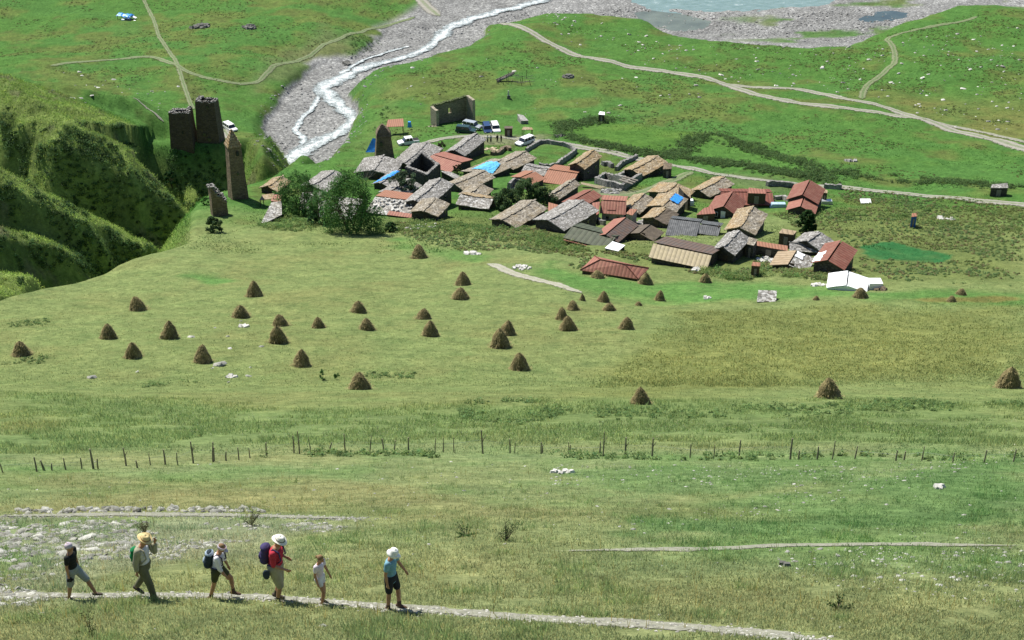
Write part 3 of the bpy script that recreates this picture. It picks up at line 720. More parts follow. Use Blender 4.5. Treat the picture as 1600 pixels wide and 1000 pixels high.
VG = None
HS = [
 ("grey slate house half hidden behind the left bushy tree by the stream", (489, 289), (523, 267), (544, 277), dict(hr=4.2, rise=1.4)),
 ("grey slate house at the foot of the small pointed tower, bare tree before it", (584, 266), (599, 244), (625, 256), dict(hr=4.2, rise=1.4)),
 ("long grey slate house between the pickup truck and the roofless stone ruin", (632, 255), (668, 223), (688, 234), dict(hr=4.2, rise=1.4)),
 ("house with faded red standing seam roof beside the roofless stone ruin", (677, 242), (720, 254), (705, 269), dict(hr=3.6, rise=1.2, roof='red_pink', name='metal_roof_house')),
 ("large grey slate house topmost in the village, below the parked cars", (711, 234), (744, 209), (729, 241), dict(hr=5.2, rise=1.6)),
 ("brown and grey slate house whose end meets the round walled paddock", (786, 254), (821, 237), (797, 267), dict(hr=4.2, rise=1.3, roof='slate_brown')),
 ("brown slate house with a crumpled blue tarpaulin over its middle", (737, 269), (783, 250), (796, 262), dict(hr=4.2, rise=1.2, roof='slate_brown', roof2='slate_brown')),
 ("long brown slate house just in front of the one with the light blue tarpaulin", (711, 287), (758, 267), (774, 277), dict(hr=4.0, rise=1.2, roof='slate_brown')),
 ("low house with whitish stone slabs on its front roof pitch and a tan ridge", (722, 303), (770, 310), (755, 325), dict(hr=4.0, rise=1.5, roof='slate_gold', roof2='slate_white')),
 ("small brown slate house behind the whitish slab roof", (735, 302), (752, 288), (769, 297), dict(hr=4.0, rise=1.2, roof='slate_brown')),
 ("large grey slate house right of the grey green bush, tall dark side wall", (650, 312), (689, 279), (706, 290), dict(hr=5.2, rise=1.5, roof='slate_grey')),
 ("small grey brown slate house tucked behind the rusty roof with loose stones", (662, 329), (680, 310), (699, 321), dict(hr=4.2, rise=1.2, roof='slate_brown')),
 ("wide low house with loose white stones and a red strip on its rusty roof", (588, 307), (668, 317), (648, 340), dict(hr=4.0, rise=1.5, roof='orange', roof2='slate_white', sag=.05)),
 ("grey slate house behind the grey green bush, right of the bright blue tarpaulin", (609, 299), (640, 280), (657, 290), dict(hr=3.8, rise=1.3)),
 ("grey house with a bright blue tarpaulin over its left roof pitch", (596, 285), (622, 267), (580, 290), dict(hr=4.0, rise=1.3)),
 ("low grey slate house with wide flat pitches above the two red roofs", (822, 258), (857, 264), (848, 274), dict(hr=3.6, rise=1.0)),
 ("house with bright orange red metal roof behind the leafy bushes", (815, 277), (835, 268), (853, 278), dict(hr=3.8, rise=1.2, roof='orange', name='metal_roof_house')),
 ("wide house with orange red metal roof left of the tall brown roofed house", (858, 265), (901, 271), (872, 287), dict(hr=3.6, rise=1.3, roof='orange', name='metal_roof_house')),
 ("tall dark walled house with golden brown slate roof below the road", (901, 255), (927, 235), (914, 264), dict(hr=6.0, rise=1.5, roof='slate_gold', roof2='slate_gold')),
 ("golden brown slate barn standing alone beside the road bend", (989, 265), (1027, 244), (1008, 273), dict(hr=4.4, rise=1.3, roof='slate_gold', name='stone_barn', cat='barn')),
 ("long grey brown slate house right of the leafy bushes", (860, 305), (896, 281), (866, 314), dict(hr=4.2, rise=1.2, roof='slate_brown', roof2='slate_brown')),
 ("long house with red seamed metal roof below the walled gardens", (893, 315), (926, 297), (919, 318), dict(hr=3.6, rise=1.1, roof='red', name='metal_roof_house')),
 ("brown slate house at the front edge of the village, its eave nearly touching the weeds", (786, 343), (834, 314), (810, 353), dict(hr=4.0, rise=1.3, roof='slate_brown', roof2='slate_brown')),
 ("broad blue grey slate house at the front edge of the village", (858, 344), (911, 314), (880, 360), dict(hr=4.8, rise=1.5, roof='slate_grey')),
 ("red metal roofed house with a dormer and pale grey gable, middle of the village", (941, 313), (977, 315), (960, 334), dict(hr=5.0, rise=2.4, roof='red_pink', wall='plaster', name='metal_roof_house', e2=(979, 309))),
 ("tan and brown slate house right of the red roof with the dormer", (983, 324), (1006, 303), (1022, 312), dict(hr=4.0, rise=1.3, roof='slate_gold', roof2='slate_brown')),
 ("pale tan slate house uppermost of the brown cluster, beside the lane", (1039, 301), (1058, 287), (1010, 303), dict(hr=4.2, rise=1.2, roof='slate_gold')),
 ("tan slate house with a square blue tarpaulin patched on its roof", (1036, 321), (1054, 302), (1056, 330), dict(hr=4.6, rise=1.3, roof='slate_gold', roof2='slate_brown', e2=(1011, 325))),
 ("brown plank roofed house with its near end caved in", (1022, 340), (1040, 325), (1059, 335), dict(hr=4.0, rise=1.2, roof='slate_gold', roof2='brown_plank', sag=.3)),
 ("long dark grey plank roofed building below the caved in house", (1049, 342), (1092, 347), (1081, 371), dict(hr=4.0, rise=1.6, roof='dark_plank', e2=(1096, 344), name='wooden_barn', cat='barn')),
 ("short dark plank shed joined to the long dark grey building", (1094, 350), (1124, 354), (1110, 367), dict(hr=3.4, rise=1.2, roof='dark_plank', e2=(1128, 350), name='wooden_barn', cat='barn')),
 ("house with one faded pink roof pitch and one dark brown pitch", (948, 366), (978, 341), (997, 351), dict(hr=4.2, rise=1.3, roof='red_pink', roof2='brown_sheet', name='metal_roof_house')),
 ("small brown plank roofed house right of the pink and brown roof", (1001, 364), (1016, 352), (1030, 368), dict(hr=3.4, rise=1.2, roof='brown_plank', roof2='brown_plank')),
 ("low green metal roofed shed with a pink strip along its front eave", (896, 354), (960, 370), (941, 386), dict(hr=3.4, rise=1.2, roof='green', name='metal_roof_shed', cat='shed')),
 ("long building with yellowed near roof pitch and brown striped far pitch", (1023, 380), (1110, 398), (1094, 418), dict(hr=4.2, rise=2.4, roof='brown_sheet', roof2='yellow', e2=(1132, 391), name='metal_roof_building', cat='building')),
 ("dark red roofed house with a white door under its gable", (1132, 322), (1146, 300), (1160, 322), dict(hr=4.9, rise=2.4, roof='red', roof2='red', name='metal_roof_house', e2=(1104, 333), feats=('whitedoor', 'nodoor'))),
 ("long low red metal roof right behind the gabled red house", (1128, 300), (1205, 301), (1201, 320), dict(hr=3.8, rise=1.5, roof='red_dark', name='metal_roof_house')),
 ("broad tan slate house in front of the dark red gabled house", (1157, 355), (1176, 324), (1179, 366), dict(hr=4.8, rise=1.5, roof='slate_gold', roof2='slate_brown')),
 ("tan slate house by the road, left of the red roofs", (1094, 297), (1131, 277), (1109, 308), dict(hr=4.0, rise=1.3, roof='slate_gold', roof2='slate_brown')),
 ("light grey slate house with dark end wall near the long yellow roofed building", (1131, 386), (1154, 361), (1146, 400), dict(hr=4.8, rise=1.5)),
 ("upper tier of the tall red seamed roof at the right end of the village", (1255, 304), (1266, 282), (1281, 309), dict(hr=5.6, rise=2.2, roof='red', name='metal_roof_house')),
 ("lower tier of red roof in front of the tall red seamed roof", (1252, 322), (1258, 305), (1276, 322), dict(hr=3.9, rise=1.8, roof='red_pink', name='metal_roof_house')),
 ("grey slate house with broad pyramid like roof right of the small tan hut", (1262, 377), (1281, 363), (1308, 374), dict(hr=4.4, rise=1.6, roof='slate_grey')),
 ("low grey slab roof adjoining the front of the broad grey slate house", (1236, 379), (1287, 382), (1284, 394), dict(hr=3.4, rise=1.1, roof='slate_white', roof2='slate_grey', name='stone_shed', cat='shed')),
 ("red roofed house with a white sheet patch at the village's right front corner", (1295, 406), (1315, 377), (1321, 416), dict(hr=4.8, rise=1.6, roof='red', name='metal_roof_house')),
 ("shed with tan sheet pitch and patchy white stone pitch", (1233, 413), (1245, 393), (1264, 417), dict(hr=3.2, rise=1.1, roof='tan_sheet', roof2='slate_white', name='metal_roof_shed', cat='shed')),
 ("white sheeted barn with ridge pointing at the viewer, behind a haystack at lower right", (1324, 445), (1326.5, 425), (1352, 453), dict(hr=3.3, rise=1.1, roof='white_sheet', wall='white_sheet', name='white_barn', cat='barn', inset=.1, feats=('nodoor',))),
 ("tan roofed farm shed at the village's left end, dead shrub on its eave", (419, 291), (440, 276), (394, 303), dict(hr=3.8, rise=1.2, roof='slate_gold', name='stone_house')),
 ("pale slab roofed house seen through the left bushy tree", (472, 309), (500, 308), (487, 326), dict(hr=3.6, rise=1.1, roof='slate_white')),
 ("pale slab roofed house seen through the large central bushy tree", (507, 316), (560, 322), (545, 342), dict(hr=3.8, rise=1.2, roof='slate_white')),
]
for lab, p1, p2, e, kw in HS: house(lab, p1, p2, e, **kw)
# tidy: the dormer, the small red lean-to, the white patch
def on_roof_quad(name, label, pts, hr, mat, cat, group=None, thick=.05, jit=.05, lift=.12, n=14, roots=None):
    """sheet lying on a roof: pts are (root label, x fraction, y) in house coordinates"""
    root, L, wl, wr, hg, ez = ROOT[roots]
    V = []; A, B, C, D = [Vector(p) for p in pts]
    for j in range(n + 1):
        for i in range(n + 1):
            p = A.lerp(B, i / n).lerp(D.lerp(C, i / n), j / n); w_ = wl if p.y > 0 else wr
            z = hg + (ez - hg) * abs(p.y) / abs(w_) + lift + jit * abs(fbm(np.array([p.x * 1.7]), np.array([p.y * 1.7 + 9]), 3, 3)[0]) * 2
            e = .12 * math.sin(i * 2.1 + j) if (i in (0, n) or j in (0, n)) else 0
            V.append(root.matrix_basis @ Vector((p.x + e, p.y + e * .8, z)))
    Fs = [(j * (n + 1) + i, j * (n + 1) + i + 1, (j + 1) * (n + 1) + i + 1, (j + 1) * (n + 1) + i) for j in range(n) for i in range(n)]
    return setp(pymesh(name, V, Fs, mat, None, False), label, cat, group)
TARPG = None
def hroot(s):
    return [k for k in ROOT if s in k][0]
k = hroot('bright blue tarpaulin over'); L = ROOT[k][1]; wl = ROOT[k][2]; wr = ROOT[k][3]
on_roof_quad('tarpaulin', 'bright blue tarpaulin crumpled over the left pitch of a grey house', [(-.5 * L, wl * .95, 0), (.48 * L, wl * .45, 0), (.5 * L, wr * .5, 0), (-.3 * L, wl * .12, 0)], 0, M['tarp'], 'tarpaulin', roots=k)
k = hroot('crumpled blue tarpaulin over its middle'); L = ROOT[k][1]; wl = ROOT[k][2]; wr = ROOT[k][3]
on_roof_quad('tarpaulin', 'light blue crumpled tarpaulin across the ridge of a brown slate house', [(-.34 * L, wl * .5, 0), (.28 * L, wl * .7, 0), (.36 * L, wr * .35, 0), (-.12 * L, wr * .9, 0)], 0, m_simple('pale_tarpaulin', (.10, .42, .72), .45, .5, 3.5, .5, .12), 'tarpaulin', roots=k)
k = hroot('square blue tarpaulin'); L = ROOT[k][1]; wl = ROOT[k][2]; wr = ROOT[k][3]
on_roof_quad('tarpaulin', 'square sky blue tarpaulin patch on a tan slate roof', [(-.02 * L, wr * .08, 0), (.5 * L, wr * .08, 0), (.5 * L, wr * .72, 0), (-.02 * L, wr * .72, 0)], 0, M['tarp'], 'tarpaulin', roots=k, jit=.02)
k = hroot('white sheet patch'); L = ROOT[k][1]; wl = ROOT[k][2]
on_roof_quad('roof_sheet', 'pale white metal sheet on the left pitch of the red front house', [(-.5 * L, wl * .5, 0), (.02 * L, wl * .5, 0), (.02 * L, wl * 1.0, 0), (-.5 * L, wl * 1.0, 0)], 0, M['white_sheet'], 'sheet', roots=k, jit=0, n=4)
k = hroot('patchy white stone'); L = ROOT[k][1]; wr = ROOT[k][3]
on_roof_quad('roof_sheet', 'small white sheet patched on the shed with the patchy stone pitch', [(.1 * L, wr * .05, 0), (.5 * L, wr * .05, 0), (.5 * L, wr * .45, 0), (.1 * L, wr * .45, 0)], 0, M['white_sheet'], 'sheet', roots=k, jit=0, n=4)
k = hroot('loose white stones and a red strip'); root, L, wl, wr, hg, ez = ROOT[k]
mb = MB(); y0, y1 = wr * .80, wr * 1.04
zf = lambda y: hg + (ez - hg) * abs(y) / abs(wr) + .24
mb.add([(-.1 * L, y0, zf(y0)), (.5 * L, y0, zf(y0)), (.5 * L, y1, zf(y1)), (-.1 * L, y1, zf(y1)), (-.1 * L, y0, zf(y0) - .05), (.5 * L, y0, zf(y0) - .05), (.5 * L, y1, zf(y1) - .05), (-.1 * L, y1, zf(y1) - .05)],
       [(0, 1, 2, 3), (7, 6, 5, 4), (0, 4, 5, 1), (1, 5, 6, 2), (2, 6, 7, 3), (3, 7, 4, 0)])
mb.build('eave_sheet', M['red_pink'], root)
for i in range(60):
    x = random.uniform(-.48, .48) * L; y = wr * random.uniform(.1, .78); mb = MB(); mb.box((x, y, hg + (ez - hg) * abs(y) / abs(wr) + .25), (random.uniform(.25, .55), random.uniform(.18, .4), .12), rot=Matrix.Rotation(random.uniform(0, 3), 3, 'Z'), taper=.8)
    mb.build('roof_stone', M['rock_white'], root)

k = hroot('with a dormer'); root, L, wl, wr, hg, ez = ROOT[k]
sg = wr; mb = MB()
mb.add([(-.25 * L, sg * .25, hg - .25), (.12 * L, sg * .25, hg - .25), (.12 * L, sg * .75, hg - .95), (-.25 * L, sg * .75, hg - .95)] + [(-.25 * L, sg * .25, hg - .33), (.12 * L, sg * .25, hg - .33), (.12 * L, sg * .75, hg - 1.03), (-.25 * L, sg * .75, hg - 1.03)],
       [(0, 1, 2, 3), (7, 6, 5, 4), (0, 4, 5, 1), (1, 5, 6, 2), (2, 6, 7, 3), (3, 7, 4, 0)])
dm = mb.build('dormer', M['red_pink'], root)
mb = MB(); mb.box((-.065 * L, sg * .7, hg - 1.22), (.3 * L, .06, .3)); mb.build('window', M['white_paint'], dm)
k = hroot('pink strip along'); root, L, wl, wr, hg, ez = ROOT[k]
mb = MB(); nn = 24
for i in range(nn):
    mb.box((-.5 * L + (i + .5) * L / nn, wr * 1.1, ez - .12), (L / nn * .8, .55, .08), rot=Matrix.Rotation(-.35 if wr < 0 else .35, 3, 'X'))
mb.build('eave_sheet', M['red_pink'], root)

# flat lean-tos and sheds: roof quad from its corners, with posts or walls
def shed(label, quad, h, drop=.4, mat='tan_sheet', wall='wood_dark', name='shed', cat='shed', posts=False, group=None, th=.08, slope_edge=(2, 3)):
    c = [unp(*q, up=h) for q in quad]; z = sum(p.z for p in c) / 4
    c = [plane_hit(*q, z) for q in quad]
    mid = sum(c, Vector()) / 4; g = H1(mid.x, mid.y)
    root = empty(name, (mid.x, mid.y, g), 0, label=label, cat=cat, group=group)
    loc = [Vector((p.x - mid.x, p.y - mid.y, z - g - (drop if i in slope_edge else 0))) for i, p in enumerate(c)]
    V = loc + [p - Vector((0, 0, th)) for p in loc]
    o = pymesh('roof', V, [(0, 1, 2, 3), (7, 6, 5, 4), (0, 4, 5, 1), (1, 5, 6, 2), (2, 6, 7, 3), (3, 7, 4, 0)], M[mat], root)
    bm = bmesh.new(); bm.from_mesh(o.data); bmesh.ops.recalc_face_normals(bm, faces=bm.faces); bm.to_mesh(o.data); bm.free()
    if posts:
        for p in loc:
            q = p * .9; mb = MB(); mb.tube([(q.x, q.y, -1.0), (q.x, q.y, p.z - th - .01)], .08); mb.build('post', M['wood_dark'], root)
    else:
        q = [Vector((p.x * .93, p.y * .93, p.z - th - .02)) for p in loc]; V = q + [Vector((p.x, p.y, -1.5)) for p in q]
        o = pymesh('wall', V, [(0, 1, 2, 3), (7, 6, 5, 4), (0, 4, 5, 1), (1, 5, 6, 2), (2, 6, 7, 3), (3, 7, 4, 0)], M[wall], root)
        bm = bmesh.new(); bm.from_mesh(o.data); bmesh.ops.recalc_face_normals(bm, faces=bm.faces); bm.to_mesh(o.data); bm.free()
        a, b = q[3], q[2]; mb = MB(); d = (b - a).normalized(); m2 = a.lerp(b, .5)
        mb.box((m2.x, m2.y - .04, (m2.z) * .45), (min(.8, (b - a).length * .3), .07, max(.6, m2.z * .75)), rot=Matrix.Rotation(math.atan2(d.y, d.x), 3, 'Z')); mb.build('door', M['wood_grey'], root)
    return root
shed('low shed with flat grey slate roof right of the roofless ruin', [(688, 267), (704, 266), (719, 273), (712, 280)], 1.8, .3, 'slate_grey', 'masonry_dark', 'stone_shed', slope_edge=(1, 2))
shed('small gold roofed open shed at the left end of the village', [(410, 304), (428, 302), (426, 309), (405, 311)], 1.8, .2, 'slate_gold', posts=True)
shed('small faded pink roofed shed beside the left bushy tree', [(428, 304), (441, 304), (438, 315), (423, 312)], 1.7, .2, 'red_pink')
shed('narrow pale slab roof with a bluish patch running down to the left slope', [(424, 316), (440, 314), (440, 331), (405, 349)], 1.5, .5, 'slate_white', 'masonry_dark', 'stone_shed')
shed('open pavilion with a plain orange roof above the small pointed tower', [(606, 187), (630, 185), (631, 196), (603, 197)], 2.6, .2, 'orange', posts=True, name='pavilion', cat='pavilion')
shed('dark bus shelter like kiosk by the road with people inside', [(788, 197), (801, 197), (801, 200), (788, 200)], 2.3, .1, 'brown_plank', 'wood_dark', 'kiosk', 'kiosk')
shed('thatched open shelter on posts beside the road, right of the kiosk', [(818, 198), (831, 199), (833, 202), (815, 202)], 2.1, .1, 'slate_gold', posts=True, name='picnic_shelter', cat='shelter')
shed('tiny dark hut with a white roof alone on the upper meadow', [(937, 174), (945, 175), (945, 179), (935, 178)], 2.2, .1, 'white_sheet', 'wood_dark', 'hut', 'hut')
shed('small tan roofed wooden hut left of the round dark tree', [(1222, 357), (1245, 361), (1240, 366), (1217, 363)], 2.6, .1, 'tan_sheet', 'wood_dark', 'hut', 'hut')
shed('tiny red roofed outhouse in the weeds, right of the long yellow roof', [(1176, 409), (1188, 410), (1188, 415), (1174, 414)], 2.0, .1, 'orange', 'wood_dark', 'outhouse', 'outhouse')
shed('blue outhouse with orange roof among the weeds at the right', [(1425, 333), (1432, 333), (1433, 337), (1424, 338)], 2.2, .1, 'orange', 'blue', 'outhouse', 'outhouse')
shed('long orange brown plank roof linking two houses at the right', [(1174, 375), (1231, 384), (1231, 390), (1172, 380)], 1.8, .2, 'orange', 'masonry_dark', 'lean_to', 'lean-to')
shed('dark low shed with pale grey roof at the far right beside the road', [(1550, 288), (1574, 286), (1576, 292), (1548, 292)], 2.0, .2, 'slate_grey', 'masonry_dark', 'stone_shed')
shed('small brown slate annex behind the light grey slate house', [(1170, 370), (1184, 374), (1178, 381), (1166, 378)], 2.6, .3, 'slate_brown', 'masonry_dark', 'stone_shed')
shed('small orange topped shed against the right wall of the tall red house', [(1286, 296), (1293, 297), (1293, 301), (1286, 300)], 2.4, .1, 'tan_sheet')
shed('low red lean-to left of the white doored red house', [(1100, 325), (1113, 322), (1118, 331), (1088, 333)], 2.0, .3, 'red_pink')
shed('small red roof piece behind the long low red roof', [(1170, 293), (1196, 296), (1198, 301), (1168, 300)], 3.0, .2, 'red_pink')
shed('faded red lean-to left of the house with the dormer', [(925, 317), (937, 315), (936, 330), (926, 336)], 2.6, .4, 'red_pink')
shed('small orange lean-to right of the house with the dormer', [(985, 326), (996, 327), (988, 334), (978, 331)], 2.4, .3, 'orange', 'plaster')
shed('narrow rust red lean-to behind the broad blue grey slate house', [(857, 316), (872, 320), (860, 334), (856, 326)], 2.4, .3, 'orange')
shed('small dark tarred shed just right of the walled gardens barn', [(1037, 254), (1050, 255), (1050, 262), (1036, 263)], 2.4, .2, 'masonry_brown', 'masonry_dark', 'stone_shed')
shed('weathered slate roof beside the square blue tarpaulin', [(1060, 290), (1078, 291), (1080, 306), (1068, 300)], 3.6, .5, 'slate_gold', 'masonry_dark', 'stone_shed', slope_edge=(1, 2))
shed('lone stone storage hut on the upper meadow beside the trail', [(808, 178), (818, 180), (826, 188), (814, 188)], 1.2, .1, 'rock', 'rock', 'stone_hut', 'hut')
# ------------------------------------------------------------------ towers and ruins
def fixn(o):
    bm = bmesh.new(); bm.from_mesh(o.data); bmesh.ops.recalc_face_normals(bm, faces=bm.faces); bm.to_mesh(o.data); bm.free(); return o
def px2m(n, p): return n * depth(p) / F
def tower(label, base_px, hpx, wpx, dpx=None, rz=0.0, taper=.8, top='open', wall='masonry_dark', name='stone_tower', broken=None, holes=()):
    """battered square tower; broken = list of 4 corner height fractions"""
    p = unp(*base_px); Dp = depth(p)
    hh = hpx * Dp / F / .91; ww = wpx * Dp / F; dd = (dpx or wpx) * Dp / F
    g = H1(p.x, p.y)
    root = empty(name, (p.x, p.y + dd * .5, g), rz, label=label, cat='tower')
    lv = 14; V = []; Fs = []; t = .7; br = broken or [1, 1, 1, 1]
    rs = random.Random(int(base_px[0]))
    cor = [(-.5, -.5), (.5, -.5), (.5, .5), (-.5, .5)]; nn = 6
    def outline(inset, z01):
        k = 1 - (1 - taper) * z01; out = []
        for i in range(4):
            a, b = cor[i], cor[(i + 1) % 4]
            for j in range(nn):
                f = j / nn; x = (a[0] + (b[0] - a[0]) * f); y = (a[1] + (b[1] - a[1]) * f)
                out.append((x * (ww * k - 2 * inset), y * (dd * k - 2 * inset)))
        return out
    tops = []
    for i in range(4):
        for j in range(nn): tops.append((br[i] + (br[(i + 1) % 4] - br[i]) * j / nn) * hh + rs.uniform(-.22, .22))
    n = 4 * nn
    for l in range(lv + 1):
        f = l / lv; o = outline(0, f)
        for q in range(n):
            V.append((o[q][0] + rs.uniform(-.03, .03), o[q][1] + rs.uniform(-.03, .03), -3 + (tops[q] + 3) * f))
    for l in range(lv):
        for q in range(n): Fs.append((l * n + q, l * n + (q + 1) % n, (l + 1) * n + (q + 1) % n, (l + 1) * n + q))
    top0 = lv * n; b = len(V); o = outline(t, 1)
    for q in range(n): V.append((o[q][0], o[q][1], tops[q] + rs.uniform(-.1, .1)))
    for q in range(n): Fs.append((top0 + q, top0 + (q + 1) % n, b + (q + 1) % n, b + q))
    b2 = len(V)
    fl = min(br) * hh - min(3.0, hh * .35)
    for q in range(n): V.append((o[q][0], o[q][1], fl))
    for q in range(n): Fs.append((b + q, b + (q + 1) % n, b2 + (q + 1) % n, b2 + q))
    Fs.append([b2 + q for q in range(n)])
    fixn(pymesh('wall', V, Fs, M[wall], root))
    # pale crumbling crown of stones along the rim
    mb = MB()
    for q in range(n):
        a = o[q]; bq = outline(0, 1)[q]
        for r in range(2):
            mb.box(((a[0] + bq[0]) / 2 + rs.uniform(-.2, .2), (a[1] + bq[1]) / 2 + rs.uniform(-.2, .2), tops[q] + .06), (rs.uniform(.4, .9), rs.uniform(.4, .8), .22), rot=Matrix.Rotation(rs.uniform(0, 3), 3, 'Z'))
    if top == 'open': mb.build('rim_stones', M['masonry_grey'], root)
    for (hx, hz, sx, sz) in holes:
        m2 = MB(); k = 1 - (1 - taper) * hz; m2.box((hx * ww, -dd * k / 2 + .12, hz * hh), (sx, .5, sz)); m2.build('window', M['glass_dark'], root)
    if top == 'pyramid':
        mb = MB(); k = taper; st = 7; hr = ww * .95
        for i in range(st):
            f = i / st; s = (1 - f) * 1.14; mb.box((0, 0, hh + hr * (f + .5 / st)), (ww * k * s, dd * k * s, hr / st * .86), taper=.92)
            if i < st - 1: mb.box((0, 0, hh + hr * (f + 1.0 / st) - .02), (ww * k * s * .8, dd * k * s * .8, hr / st * .3))
        mb.build('stepped_roof', M['slate_gold'], root)
    return root
tower('left of the two dark roofless towers on the gorge hillside', (286, 236), 56, 39, 30, R(-4), .80, wall='masonry_umber', holes=((.1, .5, .35, .6),), broken=[1, .98, 1.0, .94])
tower('taller right one of the two dark roofless towers on the gorge hillside', (327, 224), 60, 38, 30, R(-6), .78, wall='masonry_umber', holes=((.12, .9, .6, .5), (-.12, .22, .7, .6), (.06, .1, .8, .6)))
tower('tall slender tower with stepped pyramid cap on the gorge rim', (370, 312), 78, 28, 28, R(26), .70, 'pyramid', 'masonry_tan', holes=((.1, .88, .5, .8), (0, .5, .3, .5)))
tower('broken stump of a tower at the gorge rim left of the slender capped tower', (341, 338), 46, 25, 22, R(22), .92, 'open', 'masonry_tan', broken=[1.0, .42, .5, .9])
# small pointed tower in the village, its far top rounded off in steps
p = unp(600, 250); Dp = depth(p); g = H1(p.x, p.y); root = empty('stone_tower', (p.x, p.y + 1.6, g), R(8), label='small pointed slate topped tower in the village beside the pickup truck', cat='tower')
W0 = 30 * Dp / F; hh = 34 * Dp / F / .91
V = []; Fs = []
for i, (z, k) in enumerate([(-3, 1.1), (0, 1.0), (hh * .5, .86), (hh, .74)]):
    V += [(x * W0 * k, y * W0 * k * .9, z) for x, y in ((-.5, -.5), (.5, -.5), (.5, .5), (-.5, .5))]
for l in range(3):
    for q in range(4): Fs.append((l * 4 + q, l * 4 + (q + 1) % 4, (l + 1) * 4 + (q + 1) % 4, (l + 1) * 4 + q))
Fs.append((12, 13, 14, 15)); pymesh('wall', V, Fs, M['masonry_brown'], root)
mb = MB()
for i in range(9):
    f = i / 9; s = (1 - f ** 1.6) * .80; mb.box((-.02 * W0 * i / 3, 0, hh + 2.3 * (f + .05)), (W0 * s, W0 * s * .92, .2), taper=.93)
    mb.box((-.02 * W0 * i / 3, 0, hh + 2.3 * (f + .05) + .11), (W0 * s * .84, W0 * s * .8, .12))
mb.build('stepped_roof', M['masonry_brown'], root)
mb = MB(); mb.box((-.15 * W0, -.40 * W0, hh * .72), (.5, .3, .8)); mb.build('window', M['glass_dark'], root)

def wallrun(label, pts, h, t, mat, name='stone_wall', cat='wall', jit=.15, world=False, group=None, closed=False):
    P = [Vector((*(p if world else tuple(unp(*p)[:2])), 0)) for p in pts]
    if closed: P.append(P[0])
    Q = spline([tuple(p[:2]) for p in P], .5) if not closed and len(pts) > 3 else None
    if Q is None:
        Q = []
        for a, b in zip(P[:-1], P[1:]):
            n = max(1, int((b - a).length / .5)); Q += [tuple(a.lerp(b, i / n)[:2]) for i in range(n)]
        Q.append(tuple(P[-1][:2])); Q = np.array(Q)
    hs = h if callable(h) else (lambda u: h)
    zg = H(Q[:, 0], Q[:, 1]); o = Q[0]; z0 = float(zg[0])
    T = np.gradient(Q, axis=0); T /= np.linalg.norm(T, axis=1)[:, None] + 1e-9; Nn = np.stack([-T[:, 1], T[:, 0]], 1)
    V = []; Fs = []; rs = random.Random(int(abs(o[0] * 10)))
    for i in range(len(Q)):
        u = i / (len(Q) - 1); hq = hs(u) + rs.uniform(-jit, jit); tt = t * rs.uniform(.85, 1.15) / 2
        for s, zz in ((-1, -.6), (-.85, hq), (.85, hq + rs.uniform(-.05, .05)), (1, -.6)):
            V.append((Q[i, 0] + Nn[i, 0] * s * tt - o[0], Q[i, 1] + Nn[i, 1] * s * tt - o[1], zg[i] + zz - z0))
    for i in range(len(Q) - 1):
        for j in range(4): Fs.append((i * 4 + j, i * 4 + (j + 1) % 4, i * 4 + 4 + (j + 1) % 4, i * 4 + 4 + j))
    Fs.append((0, 1, 2, 3)); e = (len(Q) - 1) * 4; Fs.append((e, e + 1, e + 2, e + 3))
    ob = fixn(pymesh(name, V, Fs, M[mat])); ob.location = (o[0], o[1], z0)
    return setp(ob, label, cat, group)
# roofless hall above the car park: back wall and two wings
def at(px, py): return tuple(unp(px, py)[:2])
A = at(684, 196); B = at(736, 188)
Av, Bv = Vector((*A, 0)), Vector((*B, 0)); ax = (Bv - Av).normalized(); nb = Vector((-ax.y, ax.x, 0)); Lw = (Bv - Av).length
g = H1(*A); root = empty('ruined_hall', (A[0], A[1], g), math.atan2(ax.y, ax.x), label='roofless three sided stone hall with one small window above the parked cars', cat='ruin')
mb = MB(); hb = 4.0; dpt = 2.3
nseg = 12; ts = [hb + .07 * math.sin(i * 1.7) + .03 * i for i in range(nseg + 1)]
def wallpoly(x0, y0, x1, y1, t, tops):
    d = Vector((x1 - x0, y1 - y0, 0)); n = len(tops) - 1; q = Vector((-d.y, d.x, 0)).normalized() * t / 2; b = len(mb.v)
    for i in range(n + 1):
        c = Vector((x0, y0, 0)) + d * i / n
        for s, z in ((-1, -1), (-1, tops[i]), (1, tops[i]), (1, -1)): mb.v.append(c + q * s + Vector((0, 0, z)))
    for i in range(n):
        for j in range(4): mb.f.append([b + i * 4 + j, b + i * 4 + (j + 1) % 4, b + i * 4 + 4 + (j + 1) % 4, b + i * 4 + 4 + j])
    mb.f.append([b, b + 1, b + 2, b + 3]); e = b + n * 4; mb.f.append([e, e + 1, e + 2, e + 3])
wa, wb = Lw * .5 - .4, Lw * .5 + .4
tf = lambda x: float(np.interp(x, np.linspace(0, Lw, nseg + 1), ts))
wallpoly(0, dpt, wa, dpt, .7, [tf(wa * i / 6) for i in range(7)]); wallpoly(wb, dpt, Lw, dpt, .7, [tf(wb + (Lw - wb) * i / 6) for i in range(7)])
mb.box(((wa + wb) / 2, dpt, .15), (.8, .7, 2.3)); mb.box(((wa + wb) / 2, dpt, (2.7 + tf(Lw / 2)) / 2), (.8, .7, tf(Lw / 2) - 2.7))
o = fixn(mb.build('back_wall', M['masonry_hall'], root))
mb = MB(); wallpoly(-.35, dpt - .36, -.35, -.6, .7, [hb + .2, hb + .1, hb - .1, hb]); fixn(mb.build('side_wall', M['masonry_pale'], root))
mb = MB(); wallpoly(Lw + .35, dpt - .36, Lw + .35, -.8, .7, [hb + .7, hb + .6, hb + .5, hb + .4]); fixn(mb.build('side_wall', M['masonry_pale'], root))
mb = MB(); mb.box((Lw * .5, dpt - .38, 1.36), (1.1, .1, .14)); mb.build('window_sill', M['masonry_pale'], root)
